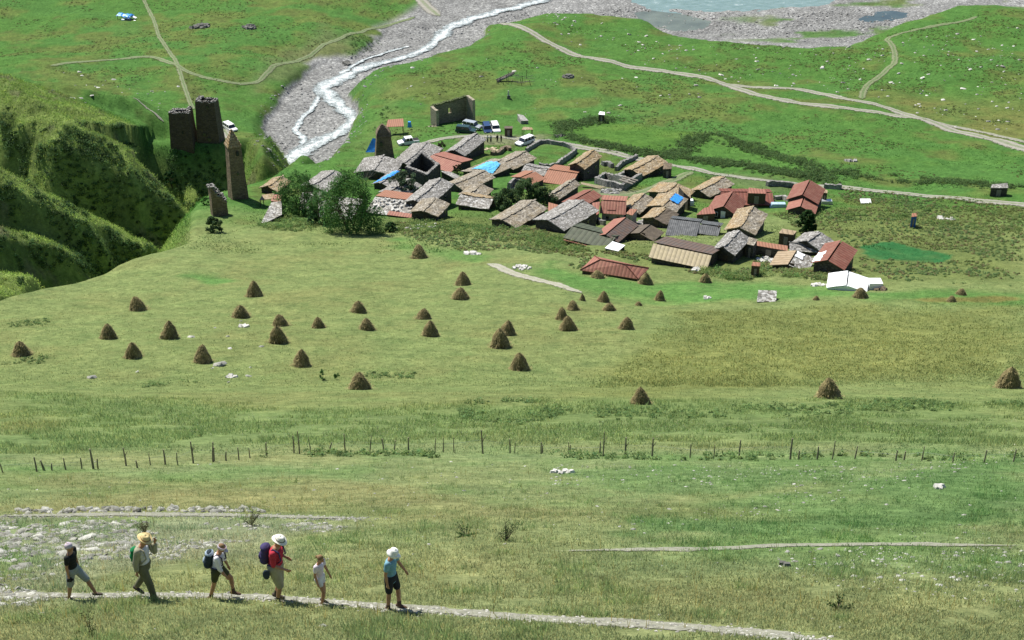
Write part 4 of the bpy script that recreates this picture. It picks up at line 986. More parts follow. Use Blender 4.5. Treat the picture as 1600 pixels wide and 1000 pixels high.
mb = MB()
for i in range(26): mb.box((Lw * i / 25, dpt + random.uniform(-.2, .2), ts[min(12, i // 2)] + .08), (.5, .7, .25), rot=Matrix.Rotation(random.uniform(-.3, .3), 3, 'Z'))
mb.build('wall_coping', m_simple('grassy_coping', (.07, .09, .035), .9, .4, 2), root)
mb = MB()
for i in range(40): mb.box((random.uniform(-2.4, -.8), random.uniform(-2, .6), random.uniform(.0, .25)), (random.uniform(.2, .5),) * 3, rot=Matrix.Rotation(random.uniform(0, 3), 3, 'X'))
mb.build('rubble', M['masonry_pale'], root)
# roofless square stone building in the middle of the village
cs = [plane_hit(px, py, unp(660, 262, up=3.4).z) for px, py in ((637, 261), (667, 273), (684, 259), (659, 247))]
mid = sum(cs, Vector()) / 4; g = H1(mid.x, mid.y); root = empty('stone_ruin', (mid.x, mid.y, g), 0, label='roofless square stone building in the middle of the village, one corner standing higher', cat='ruin')
mb = MB(); hz = mid.z - g; hts = [hz - .1, hz, hz + .2, hz + 1.1]
for i in range(4):
    a, b = cs[i] - mid, cs[(i + 1) % 4] - mid; d = (b - a).normalized() * .38
    wallpoly((a.x - d.x), (a.y - d.y), (b.x - d.x) , (b.y - d.y), .75, [hts[i] + (hts[(i + 1) % 4] - hts[i]) * (j / 8) ** 1.3 + random.uniform(-.15, .15) for j in range(9)])
fixn(mb.build('wall', M['masonry_dark'], root)); mb = MB()
for i in range(4):
    a, b = cs[i] - mid, cs[(i + 1) % 4] - mid
    for j in range(16):
        q = a.lerp(b, j / 16); z = hts[i] + (hts[(i + 1) % 4] - hts[i]) * (j / 16) ** 1.3; mb.box((q.x, q.y, z + .16), (random.uniform(.3, .6), random.uniform(.5, .8), .2), rot=Matrix.Rotation(random.uniform(0, 3), 3, 'Z'))
mb.build('rim_stones', M['masonry_grey'], root)
# paddock and garden walls, rubble
wallrun('curved dry stone wall round the paddock below the white car, far side', [(822, 238), (838, 228), (850, 224), (866, 226), (880, 228), (893, 233), (897, 238)], .9, .6, 'masonry_grey')
wallrun('long dark faced dry stone wall closing the near side of the paddock', [(842, 262), (856, 264), (872, 259), (888, 248), (900, 238)], 1.0, .6, 'masonry_grey')
wallrun('low stone walls of the roofless sheepfold below the golden barn', [(931, 287), (945, 279), (963, 283), (984, 289), (973, 297), (950, 292)], 1.3, .7, 'masonry_grey', closed=True)
wallrun('second roofless fold with beams across, nearest the golden barn', [(964, 283), (979, 274), (1001, 280), (985, 290)], 1.3, .7, 'masonry_grey', closed=True)
for i, lab in enumerate(('uppermost beam laid across the fold nearest the golden barn', 'middle beam laid across the fold nearest the golden barn', 'lowest beam laid across the fold nearest the golden barn')):
    f = (i + 1) / 4; a = Vector(unp(964 + 15 * (1 - f), 283 - 9 * (1 - f), 1.5)); b = Vector(unp(985 + 16 * (1 - f), 290 - 10 * (1 - f), 1.5)); mb = MB(); mb.tube([a - a, b - a], .16); o = mb.build('beam', M['wood_grey']); o.location = a; setp(o, lab, 'beam')
wallrun('knobbly stone wall with old posts climbing left of the golden barn', [(962, 267), (972, 258), (985, 252), (995, 247)], .9, .7, 'masonry_grey')
wallrun('stone wall stub beside the tall dark walled house', [(941, 259), (948, 258), (957, 262)], .9, .9, 'masonry_grey')
wallrun('low stone wall running along the road left of the tall red house', [(1198, 291), (1215, 290), (1240, 293)], 1.0, .7, 'masonry_grey')
wallrun('low stone wall continuing right of the tall red house', [(1288, 294), (1300, 295), (1314, 296)], 1.0, .7, 'masonry_grey')
wallrun('broken stone wall in the yard left of the lower red roof', [(1210, 312), (1222, 311), (1233, 315)], .8, .7, 'rock')
wallrun('brown stone and rubble wall right of the large topmost slate house', [(768, 243), (780, 241), (790, 233), (797, 236)], .8, .9, 'masonry_brown')
wallrun('grey rubble wall below the long roof of the slate house left of the leafy bushes', [(795, 297), (805, 289), (818, 293), (831, 300)], 1.4, .6, 'masonry_grey')
wallrun('low stone wall behind the green metal roof', [(930, 345), (938, 350), (945, 352)], .9, .6, 'masonry_grey')
shed('low pale stone slab roof standing alone in the lower meadow', [(1185, 453), (1214, 454), (1213, 466), (1183, 465)], .9, .55, 'slate_white', 'masonry_grey', 'stone_shed')
wallrun('pale wall face near the long dark plank roof', [(1046, 322), (1058, 327)], 1.0, .5, 'masonry_grey')
def heap(name, label, px, py, spread, n, size, mat, cat, hgt=.4, flat=1.0, group=None):
    p = unp(px, py); mb = MB(); rs = random.Random(int(px * 3 + py))
    for i in range(n):
        r = spread * math.sqrt(rs.random()); a = rs.uniform(0, 6.28); x, y = r * math.cos(a), r * math.sin(a) * 1.0
        z = H1(p.x + x, p.y + y) - p.z + hgt * (1 - r / spread) * rs.random(); s = size * rs.uniform(.5, 1.3)
        mb.box((x, y, z + .05), (s * rs.uniform(.7, 1.5), s, s * .6 * flat), rot=Matrix.Rotation(rs.uniform(-.5, .5), 3, 'X') @ Matrix.Rotation(rs.uniform(0, 3), 3, 'Z'), taper=rs.uniform(.5, .9))
    o = mb.build(name, M[mat]); o.location = p; return setp(o, label, cat, group)
heap('rubble_heap', 'grey rubble strewn before the sheepfold', 957, 300, 2.2, 60, .5, 'rock', 'rubble')
heap('rubble_heap', 'jumble of broken beams and stone at the caved in end of the brown plank roof', 1022, 350, 2.8, 130, .7, 'rock', 'rubble', 1.0)
heap('rubble_heap', 'stones lying right of the light grey slate house', 1197, 407, 1.3, 30, .5, 'rock_white', 'rubble')
heap('rubble_heap', 'white stones on the bright grass strip at the village foot', 738, 397, 1.1, 12, .6, 'rock_white', 'rubble', .2)
heap('rubble_heap', 'line of white stones beside the pale sandy track', 812, 419, 1.6, 22, .55, 'rock_white', 'rubble', .2)
heap('rubble_heap', 'pale stones left of the white tent like building', 1283, 446, 1.3, 16, .5, 'rock_white', 'rubble', .2)
heap('rubble_heap', 'boards and pale rubble between the leafy bushes and the orange red house', 810, 292, 2.2, 50, .6, 'wood_grey', 'rubble', .8)
heap('rubble_heap', 'yellow planks and stones beside the large topmost slate house', 769, 234, 1.8, 40, .45, 'wood_pale', 'rubble', .4)
heap('rubble_heap', 'pale stones behind the tall brown roofed house', 948, 256, 1.2, 18, .5, 'rock_white', 'rubble', .4)
heap('rock', 'white flat stone patch in the hay field between haystacks', 382, 511, .5, 5, .5, 'rock_white', 'rock', .1)
heap('rock', 'single pale boulder in the hay field near the bright patch', 362, 590, .4, 4, .4, 'rock_white', 'rock', .1)
heap('rock', 'pale boulder with tail of stones at the top edge of the tall grass field', 1103, 466, .6, 7, .5, 'rock_white', 'rock', .2)
heap('rock', 'white boulder below the long yellow roofed building', 1085, 423, .6, 5, .7, 'rock_white', 'rock', .3)
heap('rock_heap', 'grey boulders at the top left meadow, left cluster', 314, 42, 2.6, 26, 1.5, 'rock_dark', 'rocks', .8)
heap('rock_heap', 'grey boulders at the top left meadow, right cluster', 392, 43, 2.2, 20, 1.3, 'rock_dark', 'rocks', .7)
heap('rock_heap', 'dark boulder in grass left of the stream top', 545, 100, 1.8, 16, 1.4, 'rock_dark', 'rocks', .5)
heap('rock', 'large dark layered boulder on the upper meadow, right of the wooden frames', 888, 121, 1.2, 14, 1.3, 'rock_dark', 'rock', .6)
heap('rock_heap', 'dark stones by the gardens edge right of the shelter', 874, 213, 1.0, 16, .6, 'rock_dark', 'rocks', .7)
heap('rock', 'white boulder on the bank above the upper road', 1284, 107, .6, 5, .9, 'rock_white', 'rock', .5)
heap('rock', 'flat pale boulder in scrub below the upper road', 1330, 252, 1.2, 8, .9, 'rock', 'rock', .3)
heap('rock', 'pale flat boulder among the weeds at the right', 1478, 342, 1.6, 9, .7, 'rock_white', 'rock', .1)
heap('rock', 'tan stone in the green foreground slope', 1470, 763, .22, 4, .22, 'rock_white', 'rock', .05)
heap('rock', 'dark stone in the foreground slope right of the hikers', 1221, 884, .14, 4, .13, 'rock_dark', 'rock', .05)
heap('rock_heap', 'white stones on the grass above the right end of the fence', 880, 739, .5, 10, .25, 'rock_white', 'rocks', .05)
# pallet roof, plank stacks, white things
shed('white slatted pallet roof right of the green metal roof', [(957, 377), (977, 383), (966, 391), (945, 386)], .8, .15, 'white_sheet', 'wood_dark')
p = unp(920, 290, .5); mb = MB()
for i in range(6): mb.tube([(-2.0, 1.3 - i * .16, .4 + .1 * (i % 2)), (2.4 - .2 * i, -.9 - i * .16, .5 + .1 * (i % 2))], .09, 4)
o = mb.build('plank_stack', M['wood_pale']); o.location = unp(925, 293); setp(o, 'fresh yellow planks stacked above the long red seamed roof', 'planks')
p = unp(1352, 318); mb = MB(); mb.box((0, 0, .5), (1.9, 1.2, .1), rot=Matrix.Rotation(.3, 3, 'X')); mb.box((0, .1, .2), (1.5, .9, .5)); o = mb.build('covered_crate', M['white_sheet']); o.location = p; setp(o, 'white covered crate alone in the grass right of the red houses', 'crate')
p = unp(657 - 560 + 563, 0) if False else unp(1216, 323); mb = MB(); mb.box((0, 0, .35), (3.0, 1.2, .7), taper=.8); o = mb.build('covered_pile', M['pale_blue']); o.location = p; setp(o, 'pale blue sheeted pile left of the lower red roof', 'covered pile')
p = unp(1291, 319); mb = MB(); mb.box((0, 0, .4), (2.2, 1.2, .8), taper=.85); o = mb.build('covered_pile', M['silver_paint']); o.location = p; setp(o, 'silvery sheeted pile right of the red houses', 'covered pile')
p = unp(640, 199); mb = MB(); mb.box((0, 0, .7), (1.0, .9, 1.4), taper=.6); o = mb.build('covered_pile', M['tarp']); o.location = p; setp(o, 'small upright blue covered pile beside the orange pavilion', 'covered pile')
p = unp(583, 238); mb = MB(); mb.add([(-1.6, 0, 0), (1.6, 0, 0), (1.4, 1.6, 2.2), (-.1, 1.6, 2.6), (1.5, 2.4, 0), (-1.2, 2.4, 0)], [(0, 1, 2, 3), (3, 2, 4, 5), (0, 3, 5), (1, 4, 2), (0, 5, 4, 1)]); o = fixn(mb.build('tarpaulin_tent', M['tarp'])); o.location = p; setp(o, 'blue tarpaulin shelter left of the small pointed tower', 'tent')
p = unp(1078, 321); mb = MB(); mb.box((0, 0, .9), (1.4, 1.2, .5), taper=.7); mb.box((0, 0, .3), (1.2, 1.0, .8)); o = mb.build('covered_crate', M['white_sheet']); o.location = p; setp(o, 'white sheeted crate beside the roof with the square blue tarpaulin', 'crate')
mb = MB(); mb.box((0, 0, .25), (1.1, .8, .5), taper=.8); o = mb.build('covered_crate', M['white_sheet']); o.location = unp(1301, 424); setp(o, 'small pale sheet below the corner red house', 'crate')
# camp at the top left
p = unp(198, 30); root = empty('camp_shelter', p, R(-20), label='herders camp shelter with blue tarpaulin roof, alone at the top left meadow', cat='shelter')
V = []; n = 10
for j in range(n + 1):
    for i in range(n + 1):
        x = -2.9 + 5.0 * i / n; y = -1.4 + 3.0 * j / n; V.append((x, y, 1.8 - abs(y) * .5 + .35 * vnoise(np.array([x * 1.3]), np.array([y * 1.3]), 5)[0]))
pymesh('tarpaulin', V, [(j * (n + 1) + i, j * (n + 1) + i + 1, (j + 1) * (n + 1) + i + 1, (j + 1) * (n + 1) + i) for j in range(n) for i in range(n)], M['tarp'], root)
mb = MB()
for x, y in ((-2.6, -1.1), (1.8, -1.1), (-2.6, 1.3), (1.8, 1.3)): mb.tube([(x, y, -.3), (x, y, 1.4)], .07, 5)
mb.build('frame', M['wood_dark'], root); mb = MB(); mb.box((1.7, -1.6, .5), (2.2, 1.4, 1.0), taper=.8); mb.build('covered_bales', M['blue_paint'], root)
mb = MB(); mb.box((2.4, .3, .9), (2.0, 1.0, .25), rot=Matrix.Rotation(.3, 3, 'Y')); mb.box((0, -2.0, .3), (1.0, .6, .6)); mb.box((3.6, -1.0, .2), (.7, .5, .3)); mb.build('white_sacks', M['white_sheet'], root)
# timber frames of old structures on the upper meadow
p = unp(800, 130); root = empty('timber_frame', p, R(12), label='collapsed grey timber frame with leaning poles on the upper meadow', cat='ruin')
rs = random.Random(4)
for nme, c, sx, cnt in (('log_pile', (-1.2, 1.8), 5.0, 14),):
    mb = MB()
    for i in range(cnt): mb.tube([(c[0] - sx / 2 + rs.uniform(-.3, .3), c[1] - 1.7 + i * .1, .5 + rs.uniform(0, .5)), (c[0] + sx / 2 + rs.uniform(-.3, .3), c[1] + 1.6 + i * .1, 1.1 + rs.uniform(0, .4))], .11, 5)
    mb.build(nme, M['wood_grey'], root)
for i in range(14):
    x, y = rs.uniform(-4.5, 5.5), rs.uniform(-2.5, 3.5); mb = MB(); mb.tube([(x, y, -.4), (x + rs.uniform(-.4, .4), y, rs.uniform(1.0, 2.2))], .07, 5); mb.build('post', M['wood_dark'], root)
mb = MB()
for i in range(9):
    x, y = rs.uniform(0, 5), rs.uniform(-2.5, 3); mb.tube([(x - 1.2, y, .9), (x + 1.2, y + rs.uniform(-1, 1), 1.1)], .06, 5)
mb.build('rail', M['wood_grey'], root)
p = unp(795, 154); root = empty('memorial_stone', p, 0, label='slim pale memorial pillar on the trail above the stone hut', cat='monument')
mb = MB(); mb.box((0, 0, .35), (.9, .7, .9), taper=.85); mb.build('base', M['rock_dark'], root); mb = MB(); mb.box((-.1, 0, 1.4), (.45, .35, 1.3), taper=.6); mb.build('pillar', M['rock_white'], root)
# white sheeted building
k = "white sheeted building with pointed gable behind a haystack at the lower right"
p = unp(1325, 452); root = empty('white_barn', p, R(0), label=k, cat='barn'); sc = depth(p) / F
hw = 29 * sc
bpy.data.objects.remove(root)
mb = MB(); mb.box((hw + .9, .6, .3), (1.7, 1.5, 1.2)); o = mb.build('crate', M['white_sheet']); o.location = p + Vector((0.2, 0, 0)); setp(o, 'small white box annex right of the white sheeted building', 'box')
heap('rubble_heap', 'dark heap at the right end of the white box annex', 1376, 453, .9, 14, .5, 'masonry_brown', 'rubble', .5)
# hipped red roof barn at the front of the village
cor = [(906, 422), (929, 400), (1014, 419), (997, 436)]; zt = unp(960, 420, up=1.0).z
c = [plane_hit(*q, zt) for q in cor]; mid = sum(c, Vector()) / 4; g = H1(mid.x, mid.y)
root = empty('hipped_barn', (mid.x, mid.y, g), 0, label='long low barn with hipped red seamed roof at the front, two haystacks before it', cat='barn')
r1, r2 = plane_hit(938, 405.5, zt + 1.3), plane_hit(977, 413, zt + 1.3)
Lc = [q - Vector((mid.x, mid.y, g)) for q in c + [r1, r2]]
aang = math.atan2((Lc[5] - Lc[4]).y, (Lc[5] - Lc[4]).x); root.rotation_euler.z = aang; Ri = Matrix.Rotation(-aang, 3, 'Z'); Lc = [Ri @ q for q in Lc]
Vv = Lc + [q - Vector((0, 0, .08)) for q in Lc[:4]]
fixn(pymesh('roof', Vv, [(0, 4, 5, 3), (1, 2, 5, 4), (0, 1, 4), (2, 3, 5), (6, 7, 8, 9), (0, 6, 7, 1), (1, 7, 8, 2), (2, 8, 9, 3), (3, 9, 6, 0)], M['red_pink'], root))
cc = sum(Lc[:4], Vector()) / 4; q = [cc + (v - cc) * .93 - Vector((0, 0, .1)) for v in Lc[:4]]
fixn(pymesh('wall', q + [Vector((v.x, v.y, -1.5)) for v in q], [(0, 1, 2, 3), (7, 6, 5, 4), (0, 4, 5, 1), (1, 5, 6, 2), (2, 6, 7, 3), (3, 7, 4, 0)], M['wood_dark'], root))
mb = MB()
for a, b in ((4, 5), (0, 4), (1, 4), (2, 5), (3, 5)): mb.tube([Lc[a] + Vector((0, 0, .04)), Lc[b] + Vector((0, 0, .04))], .07, 5)
mb.build('ridge_cap', M['red_dark'], root)

# ------------------------------------------------------------------ cars
def car(label, px, py, heading, paint, kind='suv'):
    p = unp(px, py); root = empty('pickup_truck' if kind == 'pickup' else 'parked_car', p, heading, label=label, cat='pickup' if kind == 'pickup' else 'car', group='vehicles parked around the village')
    L, Wd = 4.6, 1.8
    prof_ = [(-2.3, .45), (-2.32, .95), (-2.2, 1.05), (1.0, 1.08), (2.15, .92), (2.3, .75), (2.3, .42), (1.9, .35), (-1.9, .35)]
    def ext(pr, w0, w1=None):
        n = len(pr); V = [(x, -w0 / 2, z) for x, z in pr] + [(x, w0 / 2, z) for x, z in pr]
        return V, [list(range(n)), list(range(n, 2 * n))[::-1]] + [[i, i + n, (i + 1) % n + n, (i + 1) % n] for i in range(n)]
    mb = MB(); mb.add(*ext(prof_, Wd)); b = fixn(mb.build('body', M[paint], root))
    m = b.modifiers.new('bevel', 'BEVEL'); m.width = .07; m.segments = 2
    xe = -.2 if kind == 'pickup' else -2.15
    xe = -.9 if kind == 'pickup' else -2.15
    V = [(xe, -.84, 1.06), (1.15, -.84, 1.06), (.62, -.68, 1.66), (xe + .2, -.68, 1.68)]; V += [(x, -y, z) for x, y, z in V]
    mb = MB(); mb.add(V, [(0, 1, 2, 3), (7, 6, 5, 4), (1, 5, 6, 2), (0, 3, 7, 4), (3, 2, 6, 7), (0, 4, 5, 1)]); cb = fixn(mb.build('cabin', M['glass_dark'], root))
    mb = MB(); mb.box(((xe + .85) / 2, 0, 1.72), (.62 - xe + .1, 1.42, .08))
    for s in (-1, 1):
        for x in ((xe + .12, -.1, .75) if kind == 'pickup' else (xe + .12, -1.0, -.05, .9)):
            mb.box((x - .06 * (x > .7), s * .77, 1.37), (.1, .12, .66), rot=Matrix.Rotation(s * -.26, 3, 'X'))
    mb.build('roof', M[paint], root)
    if kind == 'pickup':
        mb = MB(); mb.box((-1.65, 0, 1.09), (1.2, 1.4, .06)); mb.build('cargo_bed', M['rubber'], root)
    for s in (-1, 1):
        for x in (-1.45, 1.42):
            mb = MB(); mb.tube([(x, s * .93, .36), (x, s * .70, .36)], .36, 12); wh = mb.build('wheel', M['rubber'], root)
            mb = MB(); mb.tube([(x, s * .945, .36), (x, s * .90, .36)], .2, 10); mb.build('rim', M['steel'], wh)
        mb = MB(); mb.box((2.29, s * .62, .78), (.06, .36, .16)); mb.build('headlight', M['lamp'], root)
    mb = MB(); mb.box((2.31, 0, .52), (.08, 1.6, .16)); mb.build('bumper', M['rubber'], root)
    mb = MB(); mb.box((.93, 0, 1.36), (.03, 1.35, .5), rot=Matrix.Rotation(R(-42), 3, 'Y')); mb.build('windscreen', M['glass_dark'], root)
    return root
car('white car parked alone beside the two dark hillside towers', 360, 204, R(-52), 'white_paint')
car('white pickup truck beside the small pointed tower', 638, 226, R(200), 'white_paint', 'pickup')
car('dark green car parked nearest the topmost slate house', 728, 208, R(-14), 'green_paint')
car('silvery car parked just behind the dark green car', 738, 201, R(-28), 'silver_paint')
car('navy blue car parked nose to the road beside the white off-roader', 761, 206, R(-82), 'blue_paint')
car('white off-roader parked nose to the road between the navy car and the kiosk', 774, 205, R(-80), 'white_paint')
car('white car standing on the road just above the round paddock', 820, 226, R(225), 'white_paint')

# ------------------------------------------------------------------ haystacks
def haystack_proto(seed, tuft):
    rs = random.Random(seed); nu, nv = 26, 18; V = []; prof_ = [(0, .50), (.06, .52), (.2, .49), (.45, .395), (.7, .27), (.86, .17), (.95, .09), (1.0, .03)]
    zz = [a for a, _ in prof_]; rr = [b for _, b in prof_]
    for j in range(nv + 1):
        f = j / nv; z = 1 - (1 - f) ** 1.0
        for i in range(nu):
            a = 2 * math.pi * i / nu; nx = float(fbm(np.array([math.cos(a) * 2.2 + seed]), np.array([math.sin(a) * 2.2 + z * 3.5]), seed, 3)[0])
            n2 = float(fbm(np.array([math.cos(a) * 7 + seed]), np.array([math.sin(a) * 7 + z * 12]), seed + 5, 2)[0])
            r = np.interp(z, zz, rr) * (1 + .30 * nx + .14 * n2)
            V.append((r * math.cos(a) + .05 * z * math.sin(seed), r * math.sin(a), z + .02 * n2))
    Fs = [(j * nu + i, j * nu + (i + 1) % nu, (j + 1) * nu + (i + 1) % nu, (j + 1) * nu + i) for j in range(nv) for i in range(nu)]
    V = np.array(V); n0 = len(V); base = np.array([.19, .158, .08]); col = np.tile(base, (n0, 1)) * (1 + .25 * fbm(V[:, 0] * 4 + V[:, 1] * 3, V[:, 2] * 9, seed, 3))[:, None]
    Fq = np.array(Fs)
    # loose straw strands hanging all over it
    m = 900; a = rng.uniform(0, 2 * np.pi, m); z = rng.uniform(.02, .97, m) ** 1.1; r = np.interp(z, zz, rr) * 1.02; L = rng.uniform(.06, .17, m)
    c = np.stack([r * np.cos(a), r * np.sin(a), z], 1); tn = np.stack([-np.sin(a), np.cos(a), 0 * a], 1)
    dn = np.stack([np.cos(a) * .75, np.sin(a) * .75, -rng.uniform(.3, 1.3, m)], 1); dn += rng.normal(0, .35, (m, 3)); dn /= np.linalg.norm(dn, axis=1)[:, None]
    wv = .009; v0 = c - tn * wv; v1 = c + tn * wv; v2 = c + dn * L[:, None] + tn * wv; v3 = c + dn * L[:, None] - tn * wv
    SV = np.stack([v0, v1, v2, v3], 1).reshape(-1, 3); SF = np.arange(4 * m).reshape(-1, 4) + n0
    sc = np.repeat(base * rng.uniform(.6, 1.9, (m, 1)), 4, 0)
    m3 = 260; a = rng.uniform(0, 2 * np.pi, m3); r = .5 + np.abs(rng.normal(0, .13, m3)); c = np.stack([r * np.cos(a), r * np.sin(a), rng.uniform(.03, .07, m3)], 1)
    b2 = rng.uniform(0, 2 * np.pi, m3); dn = np.stack([np.cos(b2), np.sin(b2), 0 * b2], 1) * rng.uniform(.05, .12, (m3, 1)); tn = np.stack([-np.sin(b2), np.cos(b2), 0 * b2], 1) * .012
    S2 = np.stack([c - tn, c + tn, c + dn + tn, c + dn - tn], 1).reshape(-1, 3); F2 = np.arange(4 * m3).reshape(-1, 4) + n0 + len(SV); SV = np.vstack([SV, S2]); SF = np.vstack([SF, F2]); sc = np.vstack([sc, np.repeat(np.array([.26, .22, .11]) * rng.uniform(.6, 1.3, (m3, 1)), 4, 0)])
    me_o = npmesh('haystack', np.vstack([V, SV]), np.vstack([Fq, SF]), M['hay'], None, np.vstack([col, sc]))
    me = me_o.data; bpy.data.objects.remove(me_o)
    return me
HM = [haystack_proto(s, 0) for s in (3, 8, 15, 21)]
HG = 'haystacks dotted over the mown field'
HAY = [  # base px, base py, height px, width px, label
 (31, 557, 24, 28, 'leftmost haystack in the field, with a strip of longer grass at its foot'),
 (167, 530, 23, 25, 'haystack in the left field, second from the left edge'),
 (206, 560, 26, 26, 'haystack low in the left field between its left neighbour and the leaning wide one'),
 (214, 486, 22, 27, 'haystack nearest the gorge edge at the left'),
 (263, 530, 29, 28, 'tall haystack right of the pair at the left of the field'),
 (315, 568, 27, 29, 'wide haystack low in the field, just right of the pair of left stacks'),
 (396, 464, 24, 25, 'haystack highest up on the left half of the field'),
 (375, 497, 21, 25, 'haystack just below the highest left one'),
 (437, 510, 19, 23, 'haystack partly behind a taller one left of centre'),
 (434, 537, 29, 28, 'tall haystack standing in front of a smaller one left of centre'),
 (497, 513, 18, 21, 'small haystack right of the overlapping pair left of centre'),
 (470, 573, 28, 28, 'haystack low in the field left of the small green shrubs'),
 (559, 489, 19, 25, 'haystack high in the field centre, above a small one'),
 (573, 516, 19, 23, 'small haystack directly below another in the field centre'),
 (561, 609, 28, 32, 'nearest haystack of the mown field, right of the small green shrubs'),
 (661, 499, 17, 23, 'small haystack directly above a larger one, centre right of the field'),
 (672, 526, 25, 27, 'pointed haystack centre right of the field with a smaller one above it'),
 (655, 404, 20, 24, 'lone haystack highest of all, close below the village weeds'),
 (723, 446, 21, 23, 'haystack above its near twin beside the upper field edge'),
 (719, 468, 18, 25, 'low wide haystack just below its twin beside the upper field edge'),
 (792, 524, 23, 26, 'haystack leaning behind the largest one in the field centre'),
 (782, 544, 30, 32, 'large haystack in front of a leaning one in the field centre'),
 (812, 579, 28, 31, 'lone haystack low in the field right of centre'),
 (934, 435, 12, 20, 'small round haystack in front of the hipped red roof'),
 (1009, 445, 19, 23, 'haystack at the right corner of the hipped red roof'),
 (1103, 442, 15, 18, 'pale haystack on the bright grass below the yellow roofed building'),
 (910, 470, 11, 10, 'thin little haystack at the end of the sandy track'),
 (943, 472, 17, 18, 'narrow haystack touching the end of the sandy track'),
 (896, 485, 15, 19, 'haystack below the thin little one at the track end'),
 (952, 486, 13, 20, 'low haystack just below the narrow one at the track end'),
 (878, 500, 19, 20, 'pale haystack half hidden behind a dark one, right of the field centre'),
 (888, 517, 23, 25, 'dark haystack in front of a pale one, right of the field centre'),
 (1031, 470, 16, 16, 'slim haystack on the bright strip, left of the tall grass field'),
 (979, 515, 20, 22, 'stubby haystack at the left edge of the tall grass field'),
 (998, 478, 7, 12, 'tiny hay heap between the slim haystack and the track end'),
 (1002, 632, 28, 29, 'haystack on the strip above the long tall grass, nearest the centre'),
 (1298, 623, 34, 37, 'large haystack on the strip at the right, between its two far neighbours'),
 (1579, 607, 35, 37, 'large haystack at the right edge of the photo'),
 (1346, 466, 16, 21, 'pale haystack in front of the white box annex'),
 (1276, 469, 7, 10, 'tiny hay heap on the bright grass left of the white barn haystack'),
 (1503, 461, 10, 15, 'upper of two small haystacks on the orange strip far right'),
 (1488, 472, 10, 14, 'lower of two small haystacks on the orange strip far right'),
]
for i, (px, py, hp, wp, lab) in enumerate(HAY):
    p = unp(px, py); D = depth(p); o = bpy.data.objects.new('haystack', HM[i % 4]); COL.objects.link(o)
    hgt = hp * D / F / .86; wd = wp * D / F / 1.08
    o.location = (p.x, p.y + wd * .3, H1(p.x, p.y + wd * .3) - .08); o.rotation_euler = (rng.uniform(-.09, .09), rng.uniform(-.10, .10), rng.uniform(0, 6.28)); o.scale = (wd * rng.uniform(.92, 1.08), wd * rng.uniform(.92, 1.1), hgt)
    setp(o, lab, 'haystack', HG)

# ------------------------------------------------------------------ fence of crooked posts
M['wood_post'] = m_simple('weathered_post', (.19, .165, .13), .9, .35, 6)
FP = [(5,738,18,-4),(57,737,22,0),(70,735,16,-5),(80,735,10,3),(103,734,18,0),(127,733,18,3),(146,733,30,-1),(153,733,16,4),(197,728,28,0),(215,731,12,0),(235,727,18,0),(258,726,22,0),(278,727,20,3),(302,724,33,0),(332,722,30,8),(334,721,22,5),(353,720,14,4),(373,719,20,1),(391,716,16,0),(416,712,20,3),(459,708,26,1),(468,709,34,-1),(487,710,24,-6),(513,705,14,12),(540,707,28,0),(577,706,24,8),(600,706,20,-3),(615,708,20,6),(638,710,26,2),(680,707,22,4),(693,707,22,0),(710,708,24,0),(755,709,36,-4),(797,708,22,-1),(804,708,16,3),(846,709,18,0),(848,708,12,-1),(888,709,18,-1),(891,709,14,0),(936,711,20,2),(942,713,37,1),(977,713,28,0),(1019,713,28,0),(1078,715,20,0),(1115,717,22,0),(1155,716,28,0),(1235,718,32,0),(1248,718,14,0),(1276,718,20,0),(1300,718,28,1),(1335,717,20,3),(1400,720,16,0),(1412,719,14,0),(1440,720,22,2),(1489,723,16,0),(1537,723,20,0),(1583,722,20,0)]
fr = unp(800, 709); fence = empty('post_fence', fr, 0, label='crooked fence of thin wooden posts across the slope below the hay field', cat='fence')
tops = []
for (px, py, hp, lean) in FP:
    p = unp(px, py); D = depth(p); h = hp * D / F / .80; r = random.uniform(.026, .045) * (1.25 if hp > 25 else 1)
    dx = -lean and lean * D / F / 4 * 2.2 or 0
    mb = MB(); q = p - fr; k1 = random.uniform(-.03, .03)
    mb.tube([(q.x, q.y, q.z - .3), (q.x + dx * .4 + k1, q.y, q.z + h * .45), (q.x + dx + k1 * .5, q.y + random.uniform(-.04, .04), q.z + h)], [r, r * .9, r * .6], 6)
    if hp > 26 and random.random() < .5: mb.tube([(q.x + dx * .4, q.y, q.z + h * .5), (q.x + dx * .4 + .16, q.y, q.z + h * .8)], [r * .5, r * .25], 5)
    mb.build('post', M['wood_post'], fence); tops.append(Vector((q.x + dx * .6, q.y, q.z + h * .6)))
mb = MB(); mb.tube(tops, .004, 4, False); mb.build('wire', M['steel'], fence)
